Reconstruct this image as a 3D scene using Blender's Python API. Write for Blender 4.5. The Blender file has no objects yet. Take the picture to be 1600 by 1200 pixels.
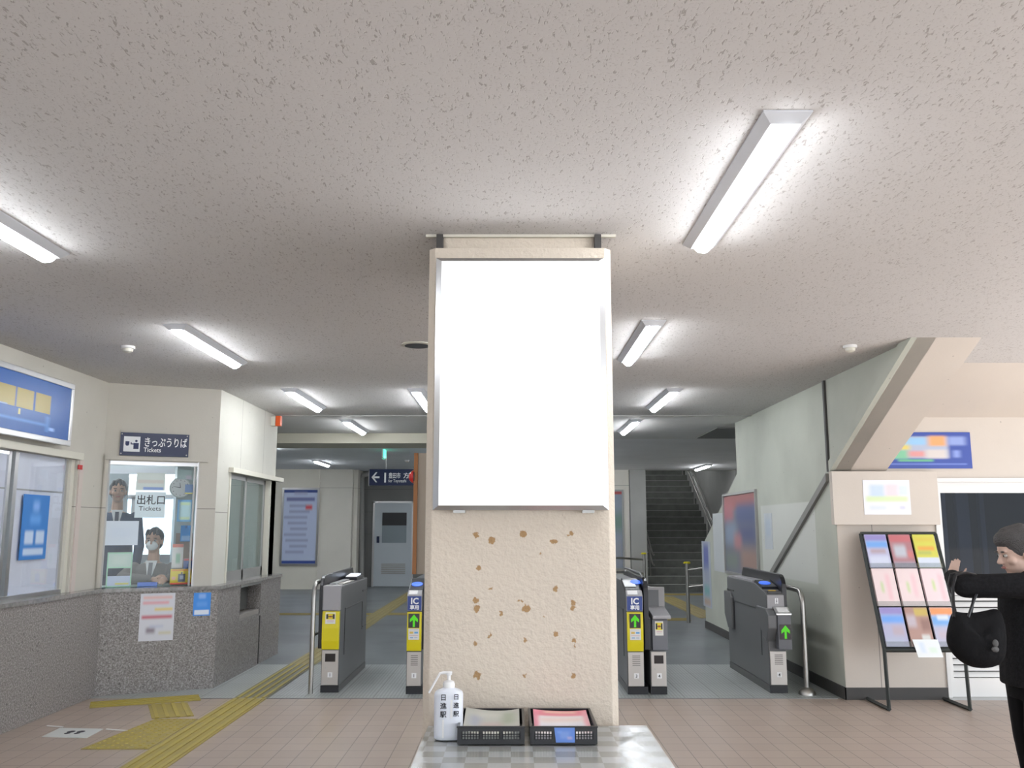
import bpy, bmesh, math, random
from mathutils import Vector, Matrix, noise
random.seed(7)
S = bpy.context.scene
COL = S.collection
W_, H_, F = 1600, 1200, 1400.0
EYE = 1.45
CE = 2.78
PIT = math.atan(225 / F)
CP, SP = math.cos(PIT), math.sin(PIT)

# ---------------------------------------------------------------- camera
cam = bpy.data.cameras.new('camera')
cam.sensor_width = 36; cam.lens = 36 * F / W_; cam.clip_end = 200
co = bpy.data.objects.new('camera', cam); COL.objects.link(co)
co.location = (0, 0, EYE); co.rotation_euler = (math.pi / 2 + PIT, 0, 0)
S.camera = co

def ray(px, py):
    u = (px - 800) / F; v = (py - 600) / F
    return Vector((u, CP + SP * v, SP - CP * v))
def hit(px, py, p, n):
    d = ray(px, py); n = Vector(n); o = Vector((0, 0, EYE))
    return o + d * ((Vector(p) - o).dot(n) / d.dot(n))
def A(px, py, Y): return hit(px, py, (0, Y, 0), (0, 1, 0))
def AX(px, py, X): return hit(px, py, (X, 0, 0), (1, 0, 0))
def G(px, py, z=0): return hit(px, py, (0, 0, z), (0, 0, 1))

# ---------------------------------------------------------------- materials
def nt(name):
    m = bpy.data.materials.new(name); m.use_nodes = True
    return m, m.node_tree, m.node_tree.nodes['Principled BSDF']
def sock(t, a, b): t.links.new(a, b)
def M(name, col, rough=.6, metal=0, emit=None, es=0, coat=0, bump=None, var=None, spec=.5, alpha=1):
    m, t, b = nt(name)
    b.inputs['Base Color'].default_value = (*col, 1)
    b.inputs['Roughness'].default_value = rough
    b.inputs['Metallic'].default_value = metal
    b.inputs['Specular IOR Level'].default_value = spec
    b.inputs['Coat Weight'].default_value = coat
    if emit:
        b.inputs['Emission Color'].default_value = (*emit, 1)
        b.inputs['Emission Strength'].default_value = es
    tc = t.nodes.new('ShaderNodeTexCoord')
    if bump:
        n = t.nodes.new('ShaderNodeTexNoise'); n.inputs['Scale'].default_value = bump[0]; n.inputs['Detail'].default_value = 4
        sock(t, tc.outputs['Object'], n.inputs['Vector'])
        bp = t.nodes.new('ShaderNodeBump'); bp.inputs['Strength'].default_value = bump[1]; bp.inputs['Distance'].default_value = bump[2]
        sock(t, n.outputs['Fac'], bp.inputs['Height']); sock(t, bp.outputs[0], b.inputs['Normal'])
    if var:
        n = t.nodes.new('ShaderNodeTexNoise'); n.inputs['Scale'].default_value = var[0]; n.inputs['Detail'].default_value = 5
        sock(t, tc.outputs['Object'], n.inputs['Vector'])
        r = t.nodes.new('ShaderNodeMapRange'); r.inputs[1].default_value = .3; r.inputs[2].default_value = .7
        sock(t, n.outputs['Fac'], r.inputs[0])
        mx = t.nodes.new('ShaderNodeMix'); mx.data_type = 'RGBA'
        mx.inputs[6].default_value = (*col, 1); mx.inputs[7].default_value = (*[c * var[1] for c in col], 1)
        sock(t, r.outputs[0], mx.inputs[0]); sock(t, mx.outputs[2], b.inputs['Base Color'])
    return m
def mth(t, op, a, b=None, clamp=False):
    n = t.nodes.new('ShaderNodeMath'); n.operation = op; n.use_clamp = clamp
    for i, x in enumerate((a, b)):
        if x is None: continue
        if isinstance(x, (int, float)): n.inputs[i].default_value = x
        else: t.links.new(x, n.inputs[i])
    return n.outputs[0]
def mixc(t, fac, a, b):
    n = t.nodes.new('ShaderNodeMix'); n.data_type = 'RGBA'
    if isinstance(fac, (int, float)): n.inputs[0].default_value = fac
    else: t.links.new(fac, n.inputs[0])
    for i, x in ((6, a), (7, b)):
        if isinstance(x, tuple): n.inputs[i].default_value = (*x, 1)
        else: t.links.new(x, n.inputs[i])
    return n.outputs[2]
def softbox(t, x, y, cx, cy, hw, hh, s):
    ax = mth(t, 'ABSOLUTE', mth(t, 'SUBTRACT', x, cx)); ay = mth(t, 'ABSOLUTE', mth(t, 'SUBTRACT', y, cy))
    def mr(v, h):
        n = t.nodes.new('ShaderNodeMapRange'); n.interpolation_type = 'SMOOTHSTEP'
        n.inputs[1].default_value = h - s; n.inputs[2].default_value = h + s
        n.inputs[3].default_value = 1; n.inputs[4].default_value = 0
        t.links.new(v, n.inputs[0]); return n.outputs[0]
    return mth(t, 'MULTIPLY', mr(ax, hw), mr(ay, hh))
def poster(name, base, patches, rough=.35, es=0):
    """printed sheet; patches = (u, v, half width, half height, colour, softness, opacity), v measured from the top"""
    m, t, b = nt(name)
    b.inputs['Roughness'].default_value = rough
    uv = t.nodes.new('ShaderNodeUVMap'); sp = t.nodes.new('ShaderNodeSeparateXYZ'); t.links.new(uv.outputs[0], sp.inputs[0])
    x = sp.outputs[0]; y = mth(t, 'SUBTRACT', 1.0, sp.outputs[1])
    c = base
    for (u, v, hw, hh, col, s, al) in patches:
        f = mth(t, 'MULTIPLY', softbox(t, x, y, u, v, hw, hh, s), al)
        c = mixc(t, f, c, col)
    if isinstance(c, tuple): b.inputs['Base Color'].default_value = (*c, 1)
    else:
        t.links.new(c, b.inputs['Base Color'])
        if es: t.links.new(c, b.inputs['Emission Color'])
    b.inputs['Emission Strength'].default_value = es
    return m
def wallmat(name, col, rough=.75, stain=.86, sc=1.5, seams=(), vseams=(), axis=1, patch=None, bump=(60, .15, .004), dots=True):
    m, t, b = nt(name)
    b.inputs['Roughness'].default_value = rough
    g = t.nodes.new('ShaderNodeNewGeometry'); sp = t.nodes.new('ShaderNodeSeparateXYZ'); t.links.new(g.outputs['Position'], sp.inputs[0])
    n = t.nodes.new('ShaderNodeTexNoise'); n.inputs['Scale'].default_value = sc; n.inputs['Detail'].default_value = 6
    t.links.new(g.outputs['Position'], n.inputs['Vector'])
    r = t.nodes.new('ShaderNodeMapRange'); r.inputs[1].default_value = .35; r.inputs[2].default_value = .75; t.links.new(n.outputs['Fac'], r.inputs[0])
    c = mixc(t, r.outputs[0], col, tuple(k * stain for k in col))
    if patch:
        y0, y1, z0, z1, pc = patch
        f = softbox(t, sp.outputs[1], sp.outputs[2], (y0 + y1) / 2, (z0 + z1) / 2, (y1 - y0) / 2, (z1 - z0) / 2, .01)
        c = mixc(t, mth(t, 'MULTIPLY', f, .75), c, pc)
    for z in seams:
        f = mth(t, 'LESS_THAN', mth(t, 'ABSOLUTE', mth(t, 'SUBTRACT', sp.outputs[2], z)), .004)
        c = mixc(t, mth(t, 'MULTIPLY', f, .6), c, (.08, .075, .07))
    for z in vseams:
        f = mth(t, 'LESS_THAN', mth(t, 'ABSOLUTE', mth(t, 'SUBTRACT', sp.outputs[axis], z)), .004)
        c = mixc(t, mth(t, 'MULTIPLY', f, .6), c, (.08, .075, .07))
    if dots:
        v = t.nodes.new('ShaderNodeTexVoronoi'); v.inputs['Scale'].default_value = 7; t.links.new(g.outputs['Position'], v.inputs['Vector'])
        c = mixc(t, mth(t, 'MULTIPLY', mth(t, 'LESS_THAN', v.outputs['Distance'], .045), .45), c, (.1, .09, .08))
    t.links.new(c, b.inputs['Base Color'])
    n2 = t.nodes.new('ShaderNodeTexNoise'); n2.inputs['Scale'].default_value = bump[0]; t.links.new(g.outputs['Position'], n2.inputs['Vector'])
    bp = t.nodes.new('ShaderNodeBump'); bp.inputs['Strength'].default_value = bump[1]; bp.inputs['Distance'].default_value = bump[2]
    t.links.new(n2.outputs['Fac'], bp.inputs['Height']); t.links.new(bp.outputs[0], b.inputs['Normal'])
    return m
def glassmat(name, tint=(.95, .98, .97), refl=.12, rough=.02):
    m = bpy.data.materials.new(name); m.use_nodes = True; t = m.node_tree; t.nodes.clear()
    o = t.nodes.new('ShaderNodeOutputMaterial'); mx = t.nodes.new('ShaderNodeMixShader')
    tr = t.nodes.new('ShaderNodeBsdfTransparent'); tr.inputs[0].default_value = (*tint, 1)
    gl = t.nodes.new('ShaderNodeBsdfGlossy'); gl.inputs['Roughness'].default_value = rough
    lw = t.nodes.new('ShaderNodeLayerWeight'); lw.inputs[0].default_value = .5
    ad = mth(t, 'ADD', mth(t, 'MULTIPLY', mth(t, 'POWER', lw.outputs['Facing'], 5), .9), refl * .5, True)
    t.links.new(ad, mx.inputs[0]); t.links.new(tr.outputs[0], mx.inputs[1]); t.links.new(gl.outputs[0], mx.inputs[2]); t.links.new(mx.outputs[0], o.inputs[0])
    return m

m_ceil, t, b = nt('fissured_ceiling_board')
b.inputs['Roughness'].default_value = .9
g = t.nodes.new('ShaderNodeNewGeometry')
mp = t.nodes.new('ShaderNodeMapping'); mp.inputs['Scale'].default_value = (95, 36, 20); mp.inputs['Rotation'].default_value = (0, 0, .75)
t.links.new(g.outputs['Position'], mp.inputs[0])
n = t.nodes.new('ShaderNodeTexNoise'); n.inputs['Scale'].default_value = 1; n.inputs['Detail'].default_value = 2.5; n.inputs['Distortion'].default_value = .8
t.links.new(mp.outputs[0], n.inputs['Vector'])
r = t.nodes.new('ShaderNodeMapRange'); r.inputs[1].default_value = .60; r.inputs[2].default_value = .67; t.links.new(n.outputs['Fac'], r.inputs[0])
n3 = t.nodes.new('ShaderNodeTexNoise'); n3.inputs['Scale'].default_value = .6; n3.inputs['Detail'].default_value = 4; t.links.new(g.outputs['Position'], n3.inputs['Vector'])
base = mixc(t, n3.outputs['Fac'], (.595, .58, .57), (.655, .64, .63))
nf = t.nodes.new('ShaderNodeTexNoise'); nf.inputs['Scale'].default_value = 130; nf.inputs['Detail'].default_value = 2; t.links.new(g.outputs['Position'], nf.inputs['Vector'])
rf = t.nodes.new('ShaderNodeMapRange'); rf.inputs[1].default_value = .60; rf.inputs[2].default_value = .70; t.links.new(nf.outputs['Fac'], rf.inputs[0])
base = mixc(t, mth(t, 'MULTIPLY', rf.outputs[0], .28), base, (.25, .22, .20))
c = mixc(t, mth(t, 'MULTIPLY', r.outputs[0], .52), base, (.22, .19, .17))
t.links.new(c, b.inputs['Base Color'])
bp = t.nodes.new('ShaderNodeBump'); bp.inputs['Strength'].default_value = .5; bp.inputs['Distance'].default_value = .003; bp.invert = True
t.links.new(r.outputs[0], bp.inputs['Height']); t.links.new(bp.outputs[0], b.inputs['Normal'])

m_beige = wallmat('painted_beige_board', (.56, .535, .475), seams=(1.63,), stain=.88)
m_beige2 = wallmat('painted_beige_side_board', (.54, .53, .475), seams=(1.60,), vseams=(9.35, 10.2), stain=.88)
m_warm = wallmat('warm_beige_board', (.62, .56, .50), stain=.93)
m_warm2 = wallmat('warm_beige_base_board', (.60, .54, .48), stain=.93, seams=(), vseams=(3.17,), axis=0)
m_green = wallmat('greenish_concrete_wall', (.50, .52, .455), stain=.8, sc=1.2, patch=(8.55, 10.4, .93, 1.7, (.62, .63, .60)))
m_back = wallmat('far_beige_wall', (.78, .75, .68), seams=(2.42,), stain=.92, dots=False)
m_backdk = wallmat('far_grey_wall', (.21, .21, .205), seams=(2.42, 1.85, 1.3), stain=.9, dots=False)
m_stairw = wallmat('stair_side_wall', (.42, .42, .40), stain=.85, dots=False)

m_gran, t, b = nt('washed_granite')
b.inputs['Roughness'].default_value = .42
g = t.nodes.new('ShaderNodeNewGeometry')
n = t.nodes.new('ShaderNodeTexNoise'); n.inputs['Scale'].default_value = 75; n.inputs['Detail'].default_value = 5; n.inputs['Roughness'].default_value = .7
t.links.new(g.outputs['Position'], n.inputs['Vector'])
cr = t.nodes.new('ShaderNodeValToRGB'); e = cr.color_ramp.elements
e[0].position = .36; e[0].color = (.13, .115, .11, 1); e[1].position = .68; e[1].color = (.48, .46, .45, 1)
x = e.new(.52); x.color = (.27, .25, .24, 1)
t.links.new(n.outputs['Fac'], cr.inputs[0])
v = t.nodes.new('ShaderNodeTexVoronoi'); v.inputs['Scale'].default_value = 14; t.links.new(g.outputs['Position'], v.inputs['Vector'])
c = mixc(t, mth(t, 'MULTIPLY', mth(t, 'LESS_THAN', v.outputs['Distance'], .13), .6), cr.outputs[0], (.05, .045, .045))
v = t.nodes.new('ShaderNodeTexVoronoi'); v.inputs['Scale'].default_value = 28; t.links.new(g.outputs['Position'], v.inputs['Vector'])
c = mixc(t, mth(t, 'MULTIPLY', mth(t, 'LESS_THAN', v.outputs['Distance'], .13), .5), c, (.55, .53, .5))
t.links.new(c, b.inputs['Base Color'])

m_tile, t, b = nt('pink_beige_floor_tile')
g = t.nodes.new('ShaderNodeNewGeometry'); mp = t.nodes.new('ShaderNodeMapping'); mp.inputs['Location'].default_value = (3.041 - .009, 20, 0)
t.links.new(g.outputs['Position'], mp.inputs[0])
br = t.nodes.new('ShaderNodeTexBrick'); br.offset = 0; br.inputs['Scale'].default_value = 1
br.inputs['Brick Width'].default_value = .15; br.inputs['Row Height'].default_value = .19; br.inputs['Mortar Size'].default_value = .003; br.inputs['Mortar Smooth'].default_value = .3
br.inputs['Color1'].default_value = (.40, .315, .26, 1); br.inputs['Color2'].default_value = (.44, .35, .29, 1); br.inputs['Mortar'].default_value = (.13, .10, .085, 1); br.inputs['Bias'].default_value = 0
t.links.new(mp.outputs[0], br.inputs['Vector'])
n = t.nodes.new('ShaderNodeTexNoise'); n.inputs['Scale'].default_value = 1.3; n.inputs['Detail'].default_value = 5; t.links.new(g.outputs['Position'], n.inputs['Vector'])
c = mixc(t, mth(t, 'MULTIPLY', n.outputs['Fac'], .5), br.outputs['Color'], (.32, .265, .225))
t.links.new(c, b.inputs['Base Color']); b.inputs['Roughness'].default_value = .38
bp = t.nodes.new('ShaderNodeBump'); bp.inputs['Strength'].default_value = .4; bp.inputs['Distance'].default_value = .002; bp.invert = True
t.links.new(br.outputs['Fac'], bp.inputs['Height']); t.links.new(bp.outputs[0], b.inputs['Normal'])

m_rib, t, b = nt('grey_ribbed_tile')
g = t.nodes.new('ShaderNodeNewGeometry')
br = t.nodes.new('ShaderNodeTexBrick'); br.offset = 0; br.inputs['Scale'].default_value = 1
br.inputs['Brick Width'].default_value = .30; br.inputs['Row Height'].default_value = .6; br.inputs['Mortar Size'].default_value = .004
br.inputs['Color1'].default_value = (.40, .435, .43, 1); br.inputs['Color2'].default_value = (.45, .48, .475, 1); br.inputs['Mortar'].default_value = (.14, .15, .15, 1)
mp = t.nodes.new('ShaderNodeMapping'); mp.inputs['Location'].default_value = (20.1, 20, 0); t.links.new(g.outputs['Position'], mp.inputs[0]); t.links.new(mp.outputs[0], br.inputs['Vector'])
sp = t.nodes.new('ShaderNodeSeparateXYZ'); t.links.new(g.outputs['Position'], sp.inputs[0])
s = mth(t, 'SINE', mth(t, 'MULTIPLY', sp.outputs[0], 2 * math.pi / .03))
rib = mth(t, 'LESS_THAN', s, -.2)
c = mixc(t, mth(t, 'MULTIPLY', rib, .42), br.outputs['Color'], (.13, .145, .145))
n = t.nodes.new('ShaderNodeTexNoise'); n.inputs['Scale'].default_value = 2; n.inputs['Detail'].default_value = 5; t.links.new(g.outputs['Position'], n.inputs['Vector'])
c = mixc(t, mth(t, 'MULTIPLY', n.outputs['Fac'], .45), c, (.3, .315, .31))
t.links.new(c, b.inputs['Base Color']); b.inputs['Roughness'].default_value = .33
bp = t.nodes.new('ShaderNodeBump'); bp.inputs['Strength'].default_value = .3; bp.inputs['Distance'].default_value = .002
t.links.new(s, bp.inputs['Height']); t.links.new(bp.outputs[0], b.inputs['Normal'])

m_floor2 = wallmat('worn_grey_concrete_floor', (.19, .21, .22), rough=.4, stain=.6, sc=1.1, bump=(30, .05, .002), dots=False)

def tactile(name, col, col2, ribs=True, pitch=.075, axis=0, off=0):
    m, t, b = nt(name)
    b.inputs['Roughness'].default_value = .5
    tc = t.nodes.new('ShaderNodeTexCoord'); sp = t.nodes.new('ShaderNodeSeparateXYZ'); t.links.new(tc.outputs['Object'], sp.inputs[0])
    n = t.nodes.new('ShaderNodeTexNoise'); n.inputs['Scale'].default_value = 9; n.inputs['Detail'].default_value = 6; t.links.new(tc.outputs['Object'], n.inputs['Vector'])
    r = t.nodes.new('ShaderNodeMapRange'); r.inputs[1].default_value = .4; r.inputs[2].default_value = .75; t.links.new(n.outputs['Fac'], r.inputs[0])
    c = mixc(t, mth(t, 'MULTIPLY', r.outputs[0], .7), col, col2)
    t.links.new(c, b.inputs['Base Color'])
    return m
m_tact = tactile('yellow_tactile_rubber', (.36, .28, .05), (.30, .24, .09))
m_tact_dim = tactile('worn_tactile_base', (.20, .19, .12), (.17, .165, .12))
m_tact_rib = tactile('yellow_tactile_rib', (.43, .34, .06), (.34, .28, .09))

# pillar stucco with rust spots (spots belong to the plaster)
m_pil, t, b = nt('rough_cream_stucco')
b.inputs['Roughness'].default_value = .85
g = t.nodes.new('ShaderNodeNewGeometry')
n = t.nodes.new('ShaderNodeTexNoise'); n.inputs['Scale'].default_value = 55; n.inputs['Detail'].default_value = 6; t.links.new(g.outputs['Position'], n.inputs['Vector'])
bp = t.nodes.new('ShaderNodeBump'); bp.inputs['Strength'].default_value = .75; bp.inputs['Distance'].default_value = .008
t.links.new(n.outputs['Fac'], bp.inputs['Height']); t.links.new(bp.outputs[0], b.inputs['Normal'])
nn = t.nodes.new('ShaderNodeTexNoise'); nn.inputs['Scale'].default_value = 60; nn.inputs['Detail'].default_value = 2; t.links.new(g.outputs['Position'], nn.inputs['Vector'])
dv = t.nodes.new('ShaderNodeVectorMath'); dv.operation = 'MULTIPLY_ADD'; t.links.new(nn.outputs['Color'], dv.inputs[0]); dv.inputs[1].default_value = (.03, .03, .03); t.links.new(g.outputs['Position'], dv.inputs[2])
spots = [(744, 835, 9), (768, 845, 10), (817, 834, 10), (865, 846, 9), (893, 833, 7), (888, 836, 4), (846, 864, 3), (748, 888, 7), (767, 920, 6), (868, 921, 6), (743, 938, 8),
         (745, 951, 10), (822, 951, 12), (810, 940, 4), (816, 940, 4), (895, 941, 8), (895, 950, 8), (783, 959, 6), (766, 992, 6), (868, 991, 8), (743, 1006, 6), (821, 1000, 5),
         (897, 1000, 6), (898, 1010, 4), (745, 1055, 11), (820, 1056, 5), (896, 1056, 8), (849, 963, 3)]
mn = None
for (px, py, rr) in spots:
    P = A(px, py, 3.9)
    d = t.nodes.new('ShaderNodeVectorMath'); d.operation = 'DISTANCE'; t.links.new(dv.outputs[0], d.inputs[0]); d.inputs[1].default_value = (P.x + .015, P.y + .015, P.z + .015)
    q = mth(t, 'SUBTRACT', d.outputs['Value'], rr * .50 * 3.9 / F + .0008)
    mn = q if mn is None else mth(t, 'MINIMUM', mn, q)
rs = t.nodes.new('ShaderNodeMapRange'); rs.inputs[1].default_value = -.002; rs.inputs[2].default_value = .002; rs.inputs[3].default_value = 1; rs.inputs[4].default_value = 0; t.links.new(mn, rs.inputs[0])
n4 = t.nodes.new('ShaderNodeTexNoise'); n4.inputs['Scale'].default_value = 2.2; n4.inputs['Detail'].default_value = 5; t.links.new(g.outputs['Position'], n4.inputs['Vector'])
base = mixc(t, n4.outputs['Fac'], (.70, .62, .52), (.60, .53, .45))
c = mixc(t, mth(t, 'MULTIPLY', rs.outputs[0], .85), base, (.34, .18, .05))
t.links.new(c, b.inputs['Base Color'])

m_alu = M('brushed_aluminium', (.62, .62, .63), .3, 1)
m_aludull = M('aged_aluminium', (.42, .42, .41), .45, .7)
m_steel = M('stainless_steel', (.42, .41, .39), .34, 1)
m_steelpl = M('satin_steel_plate', (.50, .47, .44), .42, .75)
m_chrome = M('polished_chrome', (.8, .8, .8), .1, 1)
m_body = M('charcoal_machine_paint', (.12, .123, .128), .38)
m_head = M('silver_grey_plastic', (.33, .325, .34), .4)
m_black = M('black_plastic', (.012, .012, .015), .3)
m_blackg = M('gloss_black_plastic', (.008, .008, .012), .32)
m_yellow = M('yellow_plastic', (.72, .62, .01), .35)
m_blue = M('blue_sign_film', (.022, .05, .24), .35)
m_navy = M('navy_sign_face', (.007, .016, .065), .35)
m_white = M('white_plastic', (.8, .8, .8), .4)
m_whitep = M('white_paint', (.72, .72, .71), .5)
m_txt = M('white_lettering', (.85, .86, .88), .5)
m_txtk = M('black_lettering', (.02, .02, .03), .6)
m_txtn = M('navy_lettering', (.02, .03, .1), .6)
m_arrow = M('green_lit_arrow', (.08, .6, .01), .5, emit=(.08, .6, .0), es=.12)
m_screen = M('black_display', (.02, .015, .015), .2)
m_reader = M('blue_lit_reader', (.05, .15, .8), .4, emit=(.07, .2, 1), es=.25)
m_lit = M('lit_diffuser', (1, 1, 1), .5, emit=(.93, .96, 1), es=21)
m_fix = M('white_enamel', (.62, .64, .68), .4)
m_lbox = M('backlit_white_panel', (.9, .9, .9), .4, emit=(1, 1, 1), es=.42)
m_glass = glassmat('clear_window_glass')
m_glassr = glassmat('reflective_window_glass', (.75, .82, .80), .2)
m_red = M('red_plastic', (.55, .01, .01), .2, coat=.6)
m_orange = M('orange_plastic', (.75, .10, .01), .4)
m_brown = M('orange_brown_edge', (.33, .13, .03), .5)
m_doorp = M('pale_blue_grey_door', (.55, .60, .64), .45)
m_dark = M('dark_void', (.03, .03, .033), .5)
m_dgrey = M('dark_grey_rubber', (.055, .052, .05), .6)
m_rack = M('dark_green_grey_steel', (.03, .037, .036), .45)
m_step = M('grey_stone_tread', (.16, .165, .15), .7, var=(6, .7))
m_nose = M('worn_step_nosing', (.62, .62, .6), .4)
m_ledge = M('polished_granite_ledge', (.30, .29, .28), .15, var=(30, .6))
m_cream = M('cream_enamel', (.62, .60, .52), .5)

# ---------------------------------------------------------------- mesh helpers
WM = {}
class MB:
    def __init__(s): s.bm = bmesh.new(); s.uv = s.bm.loops.layers.uv.new('UVMap'); s.mi = 0
    def face(s, vs, uvs=None):
        try: f = s.bm.faces.new(vs)
        except ValueError: return None
        f.material_index = s.mi
        if uvs:
            for l, q in zip(f.loops, uvs): l[s.uv].uv = q
        return f
    def prism(s, pts, ext, uv=False):
        ext = Vector(ext); pts = [Vector(p) for p in pts]
        a = [s.bm.verts.new(p) for p in pts]; c = [s.bm.verts.new(p + ext) for p in pts]
        n = len(pts)
        s.face(a, [(0, 1), (1, 1), (1, 0), (0, 0)] if uv and n == 4 else None); s.face(list(reversed(c)))
        for i in range(n): s.face([a[i], c[i], c[(i + 1) % n], a[(i + 1) % n]])
        return s
    def box(s, x0, x1, y0, y1, z0, z1):
        return s.prism([(x0, y0, z1), (x1, y0, z1), (x1, y0, z0), (x0, y0, z0)], (0, y1 - y0, 0), uv=True)
    def yz(s, x0, x1, prof):
        return s.prism([(x0, y, z) for y, z in prof], (x1 - x0, 0, 0))
    def xz(s, y0, y1, prof):
        return s.prism([(x, y0, z) for x, z in prof], (0, y1 - y0, 0))
    def ring(s, c, ax, r, n=12, ry=None, up=None):
        ax = Vector(ax).normalized(); up = Vector(up) if up else (Vector((0, 0, 1)) if abs(ax.z) < .9 else Vector((0, 1, 0)))
        u = ax.cross(up).normalized(); v = u.cross(ax); ry = r if ry is None else ry
        return [s.bm.verts.new(Vector(c) + u * math.cos(2 * math.pi * i / n) * r + v * math.sin(2 * math.pi * i / n) * ry) for i in range(n)]
    def bridge(s, a, b):
        n = len(a)
        for i in range(n): s.face([a[i], a[(i + 1) % n], b[(i + 1) % n], b[i]])
    def tube(s, pts, r, n=12, rad=None):
        pts = [Vector(p) for p in pts]; rs = []
        for i, p in enumerate(pts):
            d = (pts[min(i + 1, len(pts) - 1)] - pts[max(i - 1, 0)])
            rs.append(s.ring(p, d, rad[i] if rad else r, n, up=(0, 0, 1) if abs(d.normalized().z) < .95 else (0, 1, 0)))
        # keep rings aligned
        for i in range(1, len(rs)):
            a0 = rs[i - 1][0].co - pts[i - 1]
            best = max(range(n), key=lambda k: (rs[i][k].co - pts[i]).dot(a0)); rs[i] = rs[i][best:] + rs[i][:best]
            if (rs[i][1].co - pts[i]).dot(rs[i - 1][1].co - pts[i - 1]) < (rs[i][-1].co - pts[i]).dot(rs[i - 1][1].co - pts[i - 1]):
                rs[i] = [rs[i][0]] + rs[i][:0:-1]
        for i in range(1, len(rs)): s.bridge(rs[i - 1], rs[i])
        s.face(list(reversed(rs[0]))); s.face(rs[-1]); return s
    def lathe(s, c, prof, n=24, ax=(0, 0, 1)):
        ax = Vector(ax).normalized(); rs = []
        for r, h in prof: rs.append(s.ring(Vector(c) + ax * h, ax, max(r, 1e-4), n))
        for i in range(1, len(rs)): s.bridge(rs[i - 1], rs[i])
        s.face(list(reversed(rs[0]))); s.face(rs[-1]); return s
    def ball(s, c, r, seg=14, rx=1, ry=1, rz=1, rot=None):
        m = Matrix.Translation(Vector(c)) @ (rot.to_4x4() if rot else Matrix()) @ Matrix.Diagonal((rx * r, ry * r, rz * r, 1))
        bmesh.ops.create_uvsphere(s.bm, u_segments=seg, v_segments=max(6, seg // 2 + 2), radius=1, matrix=m); return s
    def cap(s, p0, r0, p1, r1, n=12):
        """closed tapered limb with round ends"""
        p0 = Vector(p0); p1 = Vector(p1); d = (p1 - p0).normalized(); L = (p1 - p0).length; pr = []
        for k in range(4): a = math.pi / 2 * (1 - k / 4); pr.append((r0 * math.cos(a), -r0 * math.sin(a)))
        pr.append((r0, 0)); pr.append((r1, L))
        for k in range(1, 5): a = math.pi / 2 * k / 4; pr.append((r1 * math.cos(a), L + r1 * math.sin(a)))
        return s.lathe(p0, pr, n, d)
    def loft(s, secs, n=20, ax=None):
        """secs: (centre, half width, half depth, width direction); sections stacked, width dir horizontal"""
        rs = []
        for c, a, b2, w in secs:
            w = Vector(w).normalized(); dpt = Vector((-w.y, w.x, 0)); c = Vector(c)
            rs.append([s.bm.verts.new(c + w * a * math.cos(2 * math.pi * i / n) + dpt * b2 * math.sin(2 * math.pi * i / n)) for i in range(n)])
        for i in range(1, len(rs)): s.bridge(rs[i - 1], rs[i])
        s.face(list(reversed(rs[0]))); s.face(rs[-1]); return s
    def build(s, name, mats, parent=None, bevel=0, smooth=False, remesh=0, loc=None, kind=None, seg=2):
        bmesh.ops.recalc_face_normals(s.bm, faces=s.bm.faces)
        if bevel:
            ed = [e for e in s.bm.edges if len(e.link_faces) == 2 and e.calc_face_angle(0) > .5]
            bmesh.ops.bevel(s.bm, geom=ed, offset=bevel, segments=seg, profile=.6, affect='EDGES', clamp_overlap=True)
        me = bpy.data.meshes.new(name); s.bm.to_mesh(me); s.bm.free()
        if not isinstance(mats, (list, tuple)): mats = [mats]
        for m in mats: me.materials.append(m)
        if remesh:
            to = bpy.data.objects.new('tmp', me); COL.objects.link(to)
            md = to.modifiers.new('r', 'REMESH'); md.mode = 'VOXEL'; md.voxel_size = remesh; md.adaptivity = 0
            sm = to.modifiers.new('s', 'SMOOTH'); sm.iterations = 3; sm.factor = .5
            bpy.context.view_layer.update()
            m2 = bpy.data.meshes.new_from_object(to.evaluated_get(bpy.context.evaluated_depsgraph_get()))
            bpy.data.objects.remove(to); bpy.data.meshes.remove(me); me = m2; me.name = name
            if not me.materials:
                for m in mats: me.materials.append(m)
            smooth = True
        o = bpy.data.objects.new(name, me); COL.objects.link(o)
        if parent is not None:
            mw = WM[parent.name]; me.transform(mw.inverted()); o.parent = parent; WM[o.name] = mw.copy()
        else:
            if loc is None and me.vertices:
                xs = [v.co for v in me.vertices]
                loc = Vector((sum((min(v.x for v in xs), max(v.x for v in xs))) / 2, (min(v.y for v in xs) + max(v.y for v in xs)) / 2, min(v.z for v in xs)))
            loc = Vector(loc); me.transform(Matrix.Translation(-loc)); o.location = loc; WM[o.name] = Matrix.Translation(loc)
        if smooth:
            for p in me.polygons: p.use_smooth = True
            if not remesh:
                try:
                    for e in me.edges: pass
                    me.set_sharp_from_angle(angle=math.radians(40))
                except Exception: pass
        if kind: o['kind'] = kind
        return o
def tag(o, label=None, cat=None, group=None, kind=None):
    if label: o['label'] = label
    if cat: o['category'] = cat
    if group: o['group'] = group
    if kind: o['kind'] = kind
    return o
def thing(name, loc, label, cat, group=None, rz=0):
    o = bpy.data.objects.new(name, None); COL.objects.link(o); o.location = loc; o.rotation_euler = (0, 0, rz)
    o.empty_display_size = .1
    WM[o.name] = Matrix.Translation(Vector(loc)) @ Matrix.Rotation(rz, 4, 'Z')
    return tag(o, label, cat, group)
def struct(name, mb, mat, parent=None, **k):
    o = mb.build(name, mat, parent, **k)
    if parent is None: o['kind'] = 'structure'
    return o
def B(x0, x1, y0, y1, z0, z1): return MB().box(x0, x1, y0, y1, z0, z1)
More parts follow.
